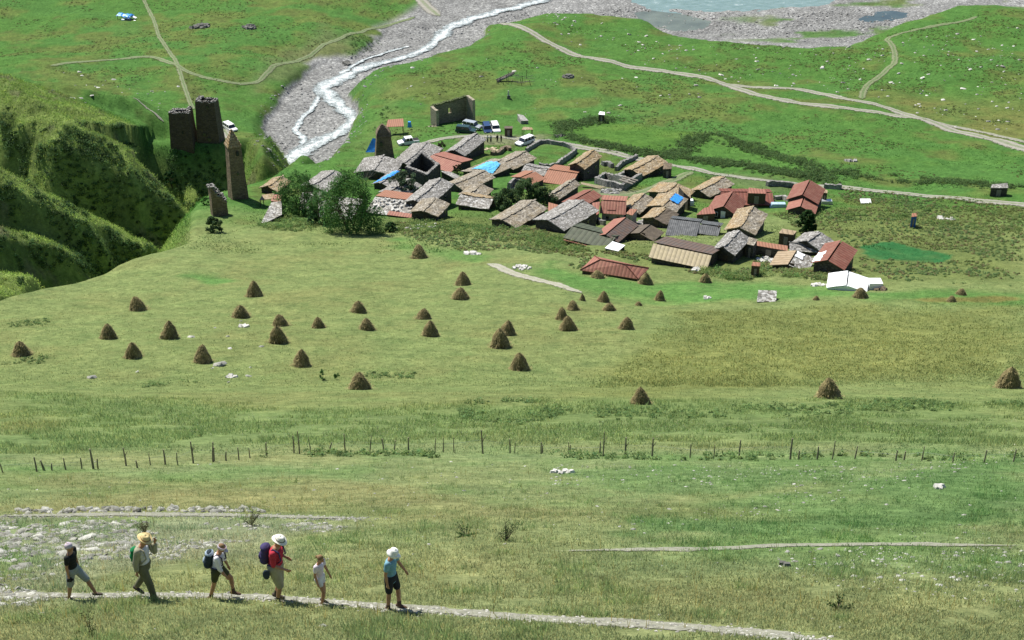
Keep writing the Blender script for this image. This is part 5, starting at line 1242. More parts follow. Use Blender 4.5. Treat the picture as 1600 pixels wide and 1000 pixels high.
# ------------------------------------------------------------------ foliage
def leaves(centres, radii, per, size, col, var=.35, up=.25, flat=1.0, seed=0, two=True, long=1.0):
    """leaf clumps as small quads; returns V, F, C"""
    g = np.random.default_rng(seed); n = len(centres) * per
    c = np.repeat(np.asarray(centres, float), per, 0); r = np.repeat(np.asarray(radii, float), per, 0)
    d = g.normal(size=(n, 3)); d /= np.linalg.norm(d, axis=1)[:, None]
    if r.ndim == 1: r = np.stack([r, r, r * flat], 1)
    P = c + d * r * (g.uniform(.25, 1.0, (n, 1)) ** .5)
    nr = d * .7 + g.normal(size=(n, 3)) * .6 + np.array([0, 0, up]); nr /= np.linalg.norm(nr, axis=1)[:, None]
    a = np.cross(nr, g.normal(size=(n, 3))); a /= np.linalg.norm(a, axis=1)[:, None]; b = np.cross(nr, a)
    s = (np.asarray(size) if np.ndim(size) else np.full(n, size)) * g.uniform(.6, 1.3, n); s = s[:, None]
    V = np.stack([P - a * s * .5 * long, P + b * s * .3, P + a * s * .5 * long, P - b * s * .3], 1).reshape(-1, 3)
    Fq = np.arange(4 * n).reshape(-1, 4)
    clump = np.repeat(g.uniform(1 - var, 1 + var, len(centres)), per)[:, None] * g.uniform(1 - var * .6, 1 + var * .6, (n, 1))
    cc = np.repeat(np.atleast_2d(col), n // (1 if np.ndim(col) == 1 else len(col)) if np.ndim(col) == 1 else per, 0) * clump
    hue = g.normal(0, .10, (n, 1)); cc = cc * np.hstack([1 + hue, 1 + 0 * hue, 1 - hue])
    return V, Fq, np.repeat(cc, 4, 0)
def tree(label, px, py, hpx, wpx, col, n=60, per=90, size=.26, name='bushy_tree', cat='tree', trunk_h=.25, seed=1, shape='upright', group=None, dense=1.0):
    p = unp(px, py); D = depth(p); h = hpx * D / F / .9; wd = wpx * D / F
    root = empty(name, p, 0, label=label, cat=cat, group=group); rs = random.Random(seed); g = np.random.default_rng(seed)
    mb = MB(); stems = 4 if shape != 'round' else 3; tips = []
    for i in range(stems + (3 if wd > 4 else 0)):
        a = rs.uniform(0, 6.28); bx, by = rs.uniform(-.12, .12) * wd, rs.uniform(-.1, .1) * wd
        q = Vector((bx, by, -.3)); e = Vector((math.cos(a) * wd * rs.uniform(.15, .40), math.sin(a) * wd * rs.uniform(.12, .3), h * rs.uniform(.6, .88)))
        m = q.lerp(e, .5) + Vector((rs.uniform(-.2, .2), rs.uniform(-.2, .2), .1 * h))
        mb.tube([q, q.lerp(m, .5), m, e], [h * .013, h * .010, h * .007, h * .003], 6)
        for k in range(3):
            f = rs.uniform(.35, .9); s0 = q.lerp(e, f); s1 = s0 + Vector((rs.uniform(-.25, .25) * wd, rs.uniform(-.25, .25) * wd, h * rs.uniform(.05, .2))); mb.tube([s0, s1], [h * .009, h * .003], 5)
    mb.build('trunk', M['wood_dark'], root)
    C = []; Rr = []
    for i in range(n):
        t = g.uniform(0, 1) ** (1.15 if shape == 'upright' else .8); a = g.uniform(0, 6.28); z = trunk_h + (1 - trunk_h) * t
        if shape == 'round': prof_r = math.sin(math.pi * min(1, .12 + .88 * t)) ** .55
        else: prof_r = (1 - max(0, t - .35) ** 1.5 * 1.1) * (.95 + .05 * t)
        r = wd * .42 * prof_r * g.uniform(.2, 1) ** .5 * (1 + .2 * math.sin(a * 3 + seed))
        C.append((r * math.cos(a), r * math.sin(a) * .8, h * z * (1 - .10 * g.uniform()))); k = wd * g.uniform(.06, .11); Rr.append((k, k, k * (1.5 if shape == 'upright' else .9)))
    C = np.array(C)
    V, Fq, cc = leaves(C, np.array(Rr), int(per * dense), size, np.array(col), .3, .3, seed=seed, long=1.3)
    npmesh('crown', V, Fq, M['leaf'], root, cc)
    return root
tree('left of the two dark green bushy trees at the village edge', 470, 336, 64, 84, (.085, .185, .05), 120, 80, .24, seed=5, trunk_h=.03)
tree('large central dark green bushy tree in front of the pale slab roof', 552, 362, 90, 104, (.08, .18, .048), 190, 80, .24, seed=9, trunk_h=.03)
tree('small dense lower tree joined to the left side of the large central tree', 506, 350, 52, 56, (.09, .19, .06), 70, 80, .24, seed=19, trunk_h=.03)
tree('grey green willow bush among the grey slate roofs', 633, 307, 40, 50, (.10, .15, .085), 60, 90, .24, seed=12, shape='round', trunk_h=.1, name='willow_bush')
tree('left rounded leafy bush in the village centre', 792, 328, 32, 50, (.07, .12, .05), 60, 90, .24, seed=13, shape='round', trunk_h=.05, name='leafy_bush', cat='bush')
tree('tallest leafy bush in the village centre, before the orange red roof', 824, 323, 44, 58, (.075, .13, .05), 80, 90, .24, seed=14, shape='round', trunk_h=.05, name='leafy_bush', cat='bush')
tree('right leafy bush in the village centre touching the brown slate roof', 850, 322, 28, 42, (.06, .11, .045), 50, 80, .22, seed=15, shape='round', trunk_h=.05, name='leafy_bush', cat='bush')
tree('lone dark round tree among the weeds right of the village', 1259, 364, 36, 36, (.035, .08, .025), 90, 90, .24, seed=16, shape='round', trunk_h=.05, name='round_tree')
tree('small round bush at the dark gable of the pink seamed roof', 715, 271, 14, 17, (.06, .075, .03), 18, 60, .2, seed=17, shape='round', trunk_h=.05, name='leafy_bush', cat='bush')
tree('small umbrella shaped tree above the grey slate roofs', 690, 240, 19, 19, (.07, .08, .04), 14, 60, .2, seed=18, trunk_h=.65, name='small_tree')
tree('dark shrub at the left slope below the broken tower stump', 333, 362, 22, 38, (.07, .12, .05), 36, 80, .25, seed=22, shape='round', trunk_h=.05, name='gorge_shrub', cat='shrub')
tree('light green shrub below the hillside towers', 322, 320, 12, 14, (.06, .15, .035), 14, 60, .22, seed=23, shape='round', trunk_h=.05, name='gorge_shrub', cat='shrub')
tree('leafy shrub on the dark slope left below the two hillside towers', 268, 292, 26, 24, (.03, .085, .028), 26, 70, .25, seed=24, shape='round', trunk_h=.05, name='gorge_shrub', cat='shrub')
tree('dark shrub beside the stub wall in front of the left bushy tree', 488, 352, 14, 24, (.03, .08, .028), 20, 60, .22, seed=25, shape='round', trunk_h=.05, name='leafy_bush', cat='bush')
tree('green shrub below the large central tree by the pale path', 612, 362, 14, 28, (.035, .085, .028), 20, 60, .22, seed=26, shape='round', trunk_h=.05, name='leafy_bush', cat='bush')
for (px, py, hp, wp, lab) in [(504, 594, 18, 11, 'upright bright green shrub nearest the front haystack of the mown field'), (527, 593, 11, 12, 'small green shrub between the upright shrub and the front haystack')]:
    tree(lab, px, py, hp, wp, (.12, .22, .07), 12, 24, .16, seed=int(px), shape='round', trunk_h=.05, name='field_shrub', cat='shrub')
# bare tree in front of the grey slate house
p = unp(572, 290); root = empty('bare_tree', p, 0, label='leafless grey tree in front of the grey slate house below the pointed tower', cat='tree'); rs = random.Random(3)
mb = MB(); D = depth(p); h = 40 * D / F; mb.tube([(0, 0, -.3), (.05, 0, h * .3)], [.1, .08], 6); mb.build('trunk', M['wood_grey'], root); mb = MB()
for i in range(13):
    a = -1.0 + 2.0 * i / 12; e = Vector((math.sin(a) * h * .55, rs.uniform(-.5, .5), h * (.3 + .62 * math.cos(a) * rs.uniform(.8, 1.05)))); s = Vector((.05, 0, h * rs.uniform(.15, .3))); m = s.lerp(e, .5) + Vector((math.sin(a) * .15, 0, -.1))
    mb.tube([s, m, e], [.05, .035, .012], 5)
    for k in range(3):
        q = s.lerp(e, rs.uniform(.4, .9)); mb.tube([q, q + Vector((rs.uniform(-.4, .4), rs.uniform(-.3, .3), rs.uniform(.3, .8)))], [.02, .007], 4)
mb.build('branches', M['wood_grey'], root)

# ------------------------------------------------------------------ uncountable cover: weeds, scrub, grass, stones
def rand_in(poly_px, n, seed, world=False, band=None):
    g = np.random.default_rng(seed); P = np.array(poly_px if world else upoly(poly_px)); out = np.zeros((0, 2)); A = P.min(0); B = P.max(0)
    while len(out) < n:
        q = g.uniform(A, B, (n * 3, 2)); q = q[sdf(q[:, 0], q[:, 1], P) < 0]; out = np.vstack([out, q])
    return out[:n]
def scrub(name, polys, label_kind, colfn, hrange, per, size, seed, thr=None, flank=None):
    Cs = []; Rs = []; cols = []
    for poly, n in polys:
        q = rand_in(poly, n, seed); seed += 1
        if name == 'hedge_scrub': q = q + np.random.default_rng(seed + 9).normal(0, 1.1, q.shape)
        q = q[sdf(q[:, 0], q[:, 1], ZONES[8][0]) > .2]
        if thr is not None:
            q = q[fbm(q[:, 0] / thr[0], q[:, 1] / thr[0], 301 + seed, 3) > thr[1]]
        if flank: 
            e_ = .8; gx = (H(q[:, 0] + e_, q[:, 1]) - H(q[:, 0] - e_, q[:, 1])) / (2 * e_); gy = (H(q[:, 0], q[:, 1] + e_) - H(q[:, 0], q[:, 1] - e_)) / (2 * e_); q = q[(-gx * .6 + gy * .8) > flank]
        else:
            for hx, hy, hr_ in HOUSES: q = q[np.hypot(q[:, 0] - hx, q[:, 1] - hy) > hr_ * .85]
        if not len(q): continue
        g = np.random.default_rng(seed); h = g.uniform(hrange[0], hrange[1], len(q)); z = H(q[:, 0], q[:, 1])
        Cs.append(np.column_stack([q, z + h * .4])); Rs.append(np.column_stack([h * .9, h * .9, h * .6])); cols.append(colfn(q, g))
    C = np.vstack(Cs); Rr = np.vstack(Rs); cc = np.vstack(cols)
    V, Fq, c = leaves(C, Rr, per, size, cc, .16, 1.1, seed=seed)
    return setp(npmesh(name, V, Fq, M['leaf'], None, c), kind='stuff')
ENV = []      # keep scrub out of houses and roads
def weedcol(q, g):
    n = fbm(q[:, 0] / 9, q[:, 1] / 9, 311, 3)[:, None]; a = np.array([.19, .235, .08]); b = np.array([.14, .22, .08]); c = np.array([.22, .20, .10])
    t = np.clip(n * 1.6 + .5, 0, 1); r = b * (1 - t) + a * t; k = g.uniform(0, 1, (len(q), 1)) < .22; return np.where(k, c, r)
def darkcol(q, g): return np.array([.07, .125, .04]) * g.uniform(.6, 1.7, (len(q), 1))
def gorgecol(q, g):
    k = g.uniform(0, 1, (len(q), 1)); return np.where(k < .3, np.array([.08, .155, .05]), np.array([.04, .085, .028])) * g.uniform(.7, 1.5, (len(q), 1))  # leaf tones darkened to add shade on the flanks turned from the sun
scrub('weeds', [([(590, 350), (660, 345), (745, 352), (800, 352), (880, 372), (935, 395), (905, 425), (870, 405), (800, 388), (720, 392), (650, 375)], 1500),
                ([(930, 392), (1010, 398), (1090, 425), (1175, 440), (1180, 425), (1120, 410), (1210, 425), (1290, 440), (1290, 425), (1200, 418), (1100, 430), (1010, 415)], 900),
                ([(1205, 335), (1330, 326), (1420, 320), (1600, 335), (1600, 450), (1400, 440), (1340, 415), (1330, 385), (1300, 362), (1235, 352)], 2600),
                ([(1180, 395), (1205, 392), (1200, 425), (1175, 420)], 100),
                ([(1330, 415), (1350, 432), (1280, 428)], 80),
                ([(1300, 292), (1420, 305), (1600, 325), (1600, 335), (1420, 322), (1330, 322)], 700)], 'w', weedcol, (.12, .38), 36, .2, 401, (7, -.35))
scrub('shrub_belt', [([(575, 352), (660, 345), (745, 352), (800, 352), (880, 372), (935, 398), (895, 410), (820, 378), (740, 372), (660, 368), (590, 365)], 520), ([(925, 392), (1010, 400), (1090, 428), (1180, 440), (1190, 430), (1110, 420), (1010, 400)], 160), ([(400, 352), (440, 338), (500, 350), (500, 360), (430, 362)], 150), ([(1205, 335), (1330, 330), (1420, 322), (1600, 335), (1600, 362), (1400, 350), (1240, 350)], 260), ([(1180, 420), (1290, 432), (1290, 440), (1180, 432)], 60)], 'b', lambda q, g: np.where(g.uniform(0, 1, (len(q), 1)) < .4, np.array([.15, .20, .065]), np.array([.10, .18, .05])) * g.uniform(.8, 1.4, (len(q), 1)), (.4, 1.0), 44, .22, 381, (6, -.25))
scrub('hedge_scrub', [([(870, 192), (950, 183), (960, 190), (905, 197), (880, 205), (900, 216), (960, 226), (1040, 240), (1060, 248), (1030, 246), (950, 232), (880, 216)], 1500),
                ([(1040, 240), (1075, 215), (1100, 208), (1115, 212), (1080, 232), (1062, 248)], 620),
                ([(1110, 208), (1140, 215), (1200, 235), (1290, 265), (1285, 275), (1190, 243), (1130, 222)], 800),
                ([(1060, 246), (1110, 256), (1200, 270), (1300, 285), (1300, 278), (1200, 262), (1120, 250)], 1300),
                ([(1290, 272), (1420, 285), (1600, 300), (1600, 292), (1430, 278), (1310, 265)], 800),
                ([(1100, 280), (1130, 275), (1135, 282)], 20), ([(590, 170), (610, 165), (605, 205), (590, 210)], 30),
                ([(545, 55), (600, 62), (575, 80), (545, 85)], 70)], 'h', darkcol, (.25, .8), 36, .22, 431, (5, -.45))
scrub('gorge_scrub', [([(262, 235), (305, 232), (350, 232), (395, 270), (380, 300), (335, 290), (330, 345), (290, 320), (260, 270)], 700),
                ([(0, 130), (100, 160), (200, 210), (262, 262), (305, 335), (300, 355), (225, 380), (150, 300), (60, 230), (0, 200)], 2600),
                ([(0, 200), (150, 300), (225, 395), (100, 425), (0, 470)], 3400)], 'g', gorgecol, (.35, 1.0), 40, .26, 461, (6, -.25), .35)
scrub('tall_herbs', [([(395, 345), (430, 335), (490, 345), (590, 362), (640, 372), (560, 368), (470, 362), (400, 362)], 260),
                ([(1330, 625), (1599, 628), (1599, 640), (1330, 645)], 330), ([(715, 628), (830, 625), (900, 640), (820, 665), (720, 655)], 380),
                ([(900, 640), (1330, 630), (1330, 648), (900, 660)], 300), ([(575, 582), (650, 583), (645, 592), (560, 592)], 60),
                ([(225, 600), (310, 596), (308, 606), (222, 610)], 60), ([(0, 560), (75, 556), (70, 570), (0, 572)], 50), ([(10, 505), (80, 497), (78, 508), (15, 512)], 60),
                ([(380, 706), (640, 702), (640, 712), (380, 716)], 110), ([(640, 708), (1599, 712), (1599, 722), (640, 716)], 220)], 't', lambda q, g: np.array([.12, .19, .065]) * g.uniform(.7, 1.5, (len(q), 1)), (.12, .36), 30, .13, 491, (4, -.08))

def blades(name, q, hmin, hmax, wd, nb, spread, seed, colmul=(1, 1, 1), dry=.25, lean=.35, taper=True):
    g = np.random.default_rng(seed); n = len(q); z = H(q[:, 0], q[:, 1]); base = ground_color(q[:, 0], q[:, 1]) * np.array(colmul)
    base = base * 1.5 * g.uniform(.75, 1.3, (n, 1)); k = g.uniform(0, 1, (n, 1)) < dry; base = np.where(k, base * np.array([1.45, 1.2, 1.15]), base)
    N_ = n * nb; P = np.repeat(np.column_stack([q, z]), nb, 0); P[:, :2] += g.normal(0, spread, (N_, 2))
    h = np.repeat(g.uniform(hmin, hmax, n), nb) * g.uniform(.6, 1.15, N_); a = g.uniform(0, np.pi, N_); w_ = wd * g.uniform(.7, 1.4, N_)
    dx, dy = np.cos(a) * w_, np.sin(a) * w_; t = g.normal(0, lean, (N_, 2)) * h[:, None]
    v0 = P + np.column_stack([-dx, -dy, 0 * h - .02]); v1 = P + np.column_stack([dx, dy, 0 * h - .02]); v2 = P + np.column_stack([t, h])
    V = np.stack([v0, v1, v2], 1).reshape(-1, 3); Fq = np.arange(3 * N_).reshape(-1, 3); c = np.repeat(np.repeat(base, nb, 0), 3, 0)
    c = c.reshape(-1, 3, 3); c = c.reshape(-1, 3)
    return setp(npmesh(name, V, Fq, M['blade'], None, np.clip(c, 0, .8)), kind='stuff')
def strip_points(y0, y1, n, seed, power=1.0, xs=.40):
    g = np.random.default_rng(seed); u = g.uniform(0, 1, n); y = 1 / (1 / y0 + (1 / y1 - 1 / y0) * u) if power == 1 else (y0 ** -1.5 + (y1 ** -1.5 - y0 ** -1.5) * u) ** (-1 / 1.5)
    W = xs * (CP * y - SP * prof(y)) + 2; x = g.uniform(-1, 1, n) * W; return np.column_stack([x, y])
PATHS = []
def off_paths(q):
    k = np.ones(len(q), bool)
    for pts, wd in (([(-30, 929), (90, 931), (200, 930), (300, 930), (450, 936), (600, 948), (700, 956), (850, 967), (1000, 976), (1150, 986), (1300, 1004)], .34),
                    ([(-30, 808), (80, 806), (200, 804), (330, 805), (450, 808), (570, 811)], .5), ([(870, 860), (1050, 858), (1200, 854), (1400, 851), (1640, 853)], .26)):
        P = spline([tuple(unp(*p)[:2]) for p in pts], .5); d = np.full(len(q), 1e9)
        for i in range(len(P) - 1):
            a, b = P[i], P[i + 1]; e = b - a; t = np.clip(((q - a) @ e) / (e @ e + 1e-9), 0, 1); d = np.minimum(d, np.linalg.norm(q - a - t[:, None] * e, axis=1))
        k &= d > wd
    return q[k]
q = strip_points(17, 60, 130000, 501); q = off_paths(q); cl = fbm(q[:, 0] / 1.2, q[:, 1] / 1.2, 515, 3)
blades('grass', q[cl > -.45], .025, .08, .010, 4, .05, 502)
blades('grass', q[(cl > .28) & (np.arange(len(q)) % 3 == 0)], .10, .22, .009, 5, .05, 503, (.85, 1.0, .85))
q = strip_points(56, 112, 60000, 504); tb = sdf(q[:, 0], q[:, 1], ZONES[1][0])
inb = tb + 5 * fbm(q[:, 0] / 6, q[:, 1] / 5, 532, 3) < 1.0
blades('grass', q[inb & (fbm(q[:, 0] / 4, q[:, 1] / 2, 531, 3) > -.2)], .10, .30, .022, 4, .12, 505, (1.0, 1.05, .95), .3)
blades('grass', q[~inb][::2], .05, .12, .022, 3, .12, 506)
q = strip_points(100, 200, 70000, 507); tg = sdf(q[:, 0], q[:, 1], ZONES[0][0]) < .5; q = q[sdf(q[:, 0], q[:, 1], POLY_N) < 0]; tg = sdf(q[:, 0], q[:, 1], ZONES[0][0]) < .5
blades('grass', q[tg & (fbm(q[:, 0] / 5, q[:, 1] / 3, 533, 3) > -.45)], .08, .22, .045, 4, .25, 508, (1.0, 1.02, .98), .3)
blades('grass', q[~tg][::2], .05, .14, .04, 3, .25, 509)
q = strip_points(190, 450, 60000, 510, xs=.42); q = q[gravel_mask(q[:, 0], q[:, 1]) < .2]; cl = fbm(q[:, 0] / 6, q[:, 1] / 6, 517, 3)
blades('grass', q[cl > 0.05], .08, .25, .10, 3, .4, 511, (.8, .85, .8), .2)
g = np.random.default_rng(520); q = np.column_stack([g.uniform(-125, -48, 60000), g.uniform(190, 312, 60000)]); q = q[np.minimum(sdf(q[:, 0], q[:, 1], POLY_N), sdf(q[:, 0], q[:, 1], POLY_L)) > 1]
e_ = 1.0; gx = (H(q[:, 0] + e_, q[:, 1]) - H(q[:, 0] - e_, q[:, 1])) / 2; gy = (H(q[:, 0], q[:, 1] + e_) - H(q[:, 0], q[:, 1] - e_)) / 2; q = q[(-gx * .6 + gy * .8) < .8]
blades('grass', q, .18, .45, .07, 4, .3, 521, (1.1, 1.18, .95), .15, .5)
# dry flower stalks in the near pasture
q = strip_points(18, 60, 1500, 512)
blades('dry_stalks', q, .25, .5, .006, 2, .03, 513, (.8, .7, .5), .5, .12)
# pale flower heads in the tall grass
q = rand_in([(150, 640), (500, 655), (900, 665), (1599, 660), (1599, 685), (900, 695), (300, 690)], 2600, 514); z = H(q[:, 0], q[:, 1])
V, Fq, c = leaves(np.column_stack([q, z + .38]), np.full(len(q), .10), 2, .05, np.array([.42, .42, .26]), .3, seed=516); setp(npmesh('wild_flowers', V, Fq, M['leaf'], None, c), kind='stuff')

def stones(name, q, smin, smax, mat, seed, flat=.55, cols=None):
    g = np.random.default_rng(seed); n = len(q); z = H(q[:, 0], q[:, 1])
    b = np.array([(-1, -1, -.6), (1, -1, -.6), (1, 1, -.6), (-1, 1, -.6), (-.7, -.75, 1), (.75, -.65, 1), (.7, .7, 1), (-.65, .75, 1)], float)
    Fb = np.array([(4, 5, 6, 7), (0, 1, 5, 4), (1, 2, 6, 5), (2, 3, 7, 6), (3, 0, 4, 7)])
    s = (smin * (smax / smin) ** (g.uniform(0, 1, n) ** 2)); V = b[None] * (1 + g.normal(0, .22, (n, 8, 3))); V[:, :, 0] *= g.uniform(.7, 1.5, n)[:, None]; V = V * s[:, None, None] * .5; V[:, :, 2] *= flat
    a = g.uniform(0, 6.28, n); ca, sa = np.cos(a)[:, None], np.sin(a)[:, None]; X = V[:, :, 0] * ca - V[:, :, 1] * sa; Y = V[:, :, 0] * sa + V[:, :, 1] * ca
    tl = g.normal(0, .25, (n, 1)); Z = V[:, :, 2] + X * tl - Y * .35
    W_ = np.stack([X + q[:, 0:1], Y + q[:, 1:2], Z + z[:, None] + s[:, None] * .06], -1).reshape(-1, 3)
    Fq = (Fb[None] + np.arange(n)[:, None, None] * 8).reshape(-1, 4)
    pal = np.array(cols or [(.42, .42, .40), (.30, .30, .285), (.55, .55, .52)]); base = g.choice(len(pal), n); c = np.repeat(pal[base] * g.uniform(.7, 1.2, (n, 1)), 8, 0)
    return setp(npmesh(name, W_, Fq, M['stone_attr'], None, c), kind='stuff')
STC = [(.30, .30, .27), (.22, .22, .20), (.38, .38, .35)]
M['stone_attr'] = m_attr('loose_stone', True, 0, .9, (4.0, 20.0), .75, 1.2)
q1 = rand_in([(-20, 812), (560, 814), (520, 835), (400, 870), (170, 880), (70, 960), (-20, 970)], 5200, 601); k = fbm(q1[:, 0] / 1.6, q1[:, 1] / 1.6, 611, 3) + .25 * fbm(q1[:, 0] / .5, q1[:, 1] / .5, 612, 2) > .12
stones('scattered_stones', q1[k], .04, .17, None, 602, .35, STC)
q1 = rand_in([(-20, 820), (200, 818), (230, 860), (60, 905), (-20, 915)], 420, 603); stones('scattered_stones', q1, .08, .30, None, 604, .3, STC)
q1 = np.vstack([rand_in([(30, 798), (130, 795), (400, 795), (420, 801), (130, 801), (30, 803)], 150, 605)]); stones('scattered_stones', q1, .12, .26, None, 606, .7, STC)
P = spline([tuple(unp(*p)[:2]) for p in [(-30, 930), (90, 932), (200, 931), (300, 931), (450, 937), (600, 949), (700, 957), (850, 968), (1000, 977), (1150, 987), (1300, 1005)]], .004)
g = np.random.default_rng(5); q1 = P[g.integers(0, len(P), 3400)] + g.normal(0, .15, (3400, 2)); stones('path_gravel', q1, .02, .08, None, 607, .5, [(.40, .39, .36), (.24, .235, .21), (.50, .49, .46)])
P = spline([tuple(unp(*p)[:2]) for p in [(-30, 808), (80, 806), (200, 804), (330, 805), (450, 808), (570, 811)]], .01); q1 = P[g.integers(0, len(P), 2600)] + g.normal(0, .32, (2600, 2)); stones('path_gravel', q1, .02, .09, None, 608, .5, STC)
q1 = np.vstack([rand_in([(900, 820), (1600, 690), (1600, 720), (1000, 835)], 260, 609), rand_in([(860, 725), (1350, 728), (1300, 760), (860, 760)], 240, 610), rand_in([(1180, 860), (1600, 855), (1600, 950), (1250, 910)], 300, 613), rand_in([(0, 720), (1600, 720), (1600, 1000), (0, 1000)], 300, 614)])
stones('scattered_stones', q1, .03, .12, None, 615, .4, [(.42, .42, .39), (.30, .30, .28)])
q1 = np.vstack([rand_in([(960, 60), (1180, 75), (1420, 60), (1599, 40), (1599, 220), (1300, 150), (1000, 100)], 260, 616), rand_in([(800, 20), (1000, 50), (1100, 80), (900, 70)], 60, 617), rand_in([(60, 100), (280, 130), (250, 180), (80, 160)], 70, 618), rand_in([(590, 100), (1100, 130), (1100, 200), (600, 170)], 60, 619), rand_in([(400, 600), (420, 480), (100, 600), (900, 600)], 14, 620)])
stones('scattered_stones', q1, .25, 1.0, None, 621, .5)
q1 = rand_in([(402, 170), (440, 130), (520, 100), (640, 40), (760, 30), (770, 55), (680, 88), (600, 110), (575, 150), (575, 190), (545, 225), (500, 262), (430, 268), (398, 230)], 2600, 622); stones('river_stones', q1, .12, .7, None, 623, .5, [(.25, .25, .26), (.19, .19, .20), (.32, .32, .33)])
q1 = rand_in([(760, 35), (1000, 30), (1120, 55), (1290, 68), (1400, 42), (1500, 15), (1300, 12), (1200, 25), (1000, 10), (800, 20)], 2600, 624); q1 = q1[gravel_mask(q1[:, 0], q1[:, 1]) > .5]; stones('river_stones', q1, .2, .8, None, 625, .4, [(.27, .27, .28), (.22, .22, .22), (.36, .36, .36)])
q1 = rand_in([(640, 352), (700, 348), (690, 356), (600, 362)], 24, 626); stones('scattered_stones', q1, .3, .9, None, 627)
# single plants in the foreground
sg = np.vstack([rand_in([(820, 60), (1100, 125), (1400, 185), (1600, 240), (1600, 290), (1300, 262), (1100, 205), (900, 180), (700, 150), (590, 160), (600, 125), (760, 70)], 5200, 651), rand_in([(850, 35), (1100, 65), (1290, 78), (1400, 50), (1600, 15), (1600, 200), (1400, 165), (1150, 118), (900, 68)], 5200, 652), rand_in([(0, 0), (650, 0), (560, 60), (420, 110), (380, 130), (300, 160), (150, 130), (0, 100)], 4200, 653), rand_in([(600, 190), (730, 205), (700, 215), (600, 240)], 160, 654)])
k = fbm(sg[:, 0] / 13, sg[:, 1] / 13, 655, 4) > .02; sg = sg[k]; sg = sg[gravel_mask(sg[:, 0], sg[:, 1]) < .2]; g = np.random.default_rng(656); h = g.uniform(.10, .32, len(sg))
V, Fq, c = leaves(np.column_stack([sg, H(sg[:, 0], sg[:, 1]) + h * .3]), np.column_stack([h * 1.5, h * 1.5, h * .5]), 12, .26, np.where(g.uniform(0, 1, (len(sg), 1)) < .5, np.array([.12, .12, .045]), np.array([.075, .12, .04])), .3, 1.2, seed=657)
setp(npmesh('low_scrub', V, Fq, M['leaf'], None, c), kind='stuff')
def sprig(label, px, py, h, n, wd, col, name='dry_bush', cat='bush'):
    p = unp(px, py); root = empty(name, p, 0, label=label, cat=cat); rs = random.Random(int(px)); mb = MB(); tips = []
    for i in range(n):
        a = rs.uniform(0, 6.28); r = wd * rs.uniform(.2, 1); e = Vector((r * math.cos(a), r * math.sin(a), h * rs.uniform(.5, 1.05))); m = e * .5 + Vector((0, 0, .06 * h)); mb.tube([(0, 0, -.03), m, e], [.008, .006, .003], 4); tips += [e, m.lerp(e, .5), m]
    mb.build('stems', M['wood_dark'], root); V, Fq, c = leaves([tuple(t) for t in tips], np.full(len(tips), h * .14), 14, .03, np.array(col), .3, seed=int(px)); npmesh('leaves', V, Fq, M['leaf'], root, c)
sprig('spindly dark stemmed bush in the pasture right of the centre', 790, 845, .55, 16, .35, (.05, .075, .03))
sprig('low green bush in the pasture just left of the spindly one', 728, 838, .22, 20, .45, (.05, .12, .03))
sprig('thin weed stalk at the bottom edge below the first hikers', 143, 994, .5, 3, .10, (.08, .09, .04), 'weed', 'plant')
sprig('dry bush at the right end of the stony patch above the hikers', 392, 822, .45, 18, .4, (.11, .12, .06))
sprig('dry thistle clump left of the straw hat hiker', 226, 834, .4, 12, .25, (.12, .12, .06))
sprig('low leafy tuft in the foreground slope right of the hikers', 1310, 952, .16, 14, .3, (.06, .11, .035), 'weed', 'plant')
# ------------------------------------------------------------------ people
M['skin'] = m_simple('tanned_skin', (.36, .19, .11), .55, .08, 8, .4)
for nm, c in dict(tee_black=(.02, .022, .022), shorts_grey=(.27, .30, .29), scarf=(.52, .45, .52), olive=(.14, .14, .085), khaki=(.30, .29, .21), tee_white=(.62, .62, .66), shirt_white=(.68, .66, .70), shorts_dark=(.06, .065, .035),
                  red=(.40, .035, .055), beige=(.30, .29, .20), tee_pink=(.66, .58, .66), tee_blue=(.17, .34, .44), shorts_black=(.025, .028, .035), hat_white=(.72, .70, .62), hat_bucket=(.78, .78, .74), boot=(.10, .065, .045),
                  shoe=(.07, .06, .05), pack_blue=(.055, .045, .12), pack_dark=(.03, .045, .06), pack_light=(.30, .38, .48), pack_green=(.01, .17, .06), hair_brown=(.12, .07, .035), hair_light=(.22, .14, .075), straw=(.60, .48, .24), strap=(.05, .045, .08)).items():
    M[nm] = m_simple(nm, c, .85, .14, 9, .15, .01)
M['shoe_pale'] = m_simple('pale_shoe', (.40, .38, .34), .8, .2, 9)
def remesh(mb, name, mat, parent, vox=.012, sm=2):
    o = mb.build(name, mat, parent); m = o.modifiers.new('r', 'REMESH'); m.mode = 'VOXEL'; m.voxel_size = vox
    s = o.modifiers.new('s', 'SMOOTH'); s.iterations = sm; s.factor = .5
    dg = bpy.context.evaluated_depsgraph_get(); dg.update(); me = bpy.data.meshes.new_from_object(o.evaluated_get(dg)); o.modifiers.clear(); old = o.data; o.data = me
    bpy.data.meshes.remove(old); me.polygons.foreach_set('use_smooth', [True] * len(me.polygons)); return o
def limb(mb, pts, rads, n=12):
    for i in range(len(pts) - 1): mb.tube([pts[i], pts[i + 1]], [rads[i], rads[i + 1]], n)
    for p, r in zip(pts, rads): mb.sphere(p, r * .99, 12, 8)
def ang(a): return Vector((math.sin(R(a)), 0, -math.cos(R(a))))       # 0 = straight down, + = forward (+x)
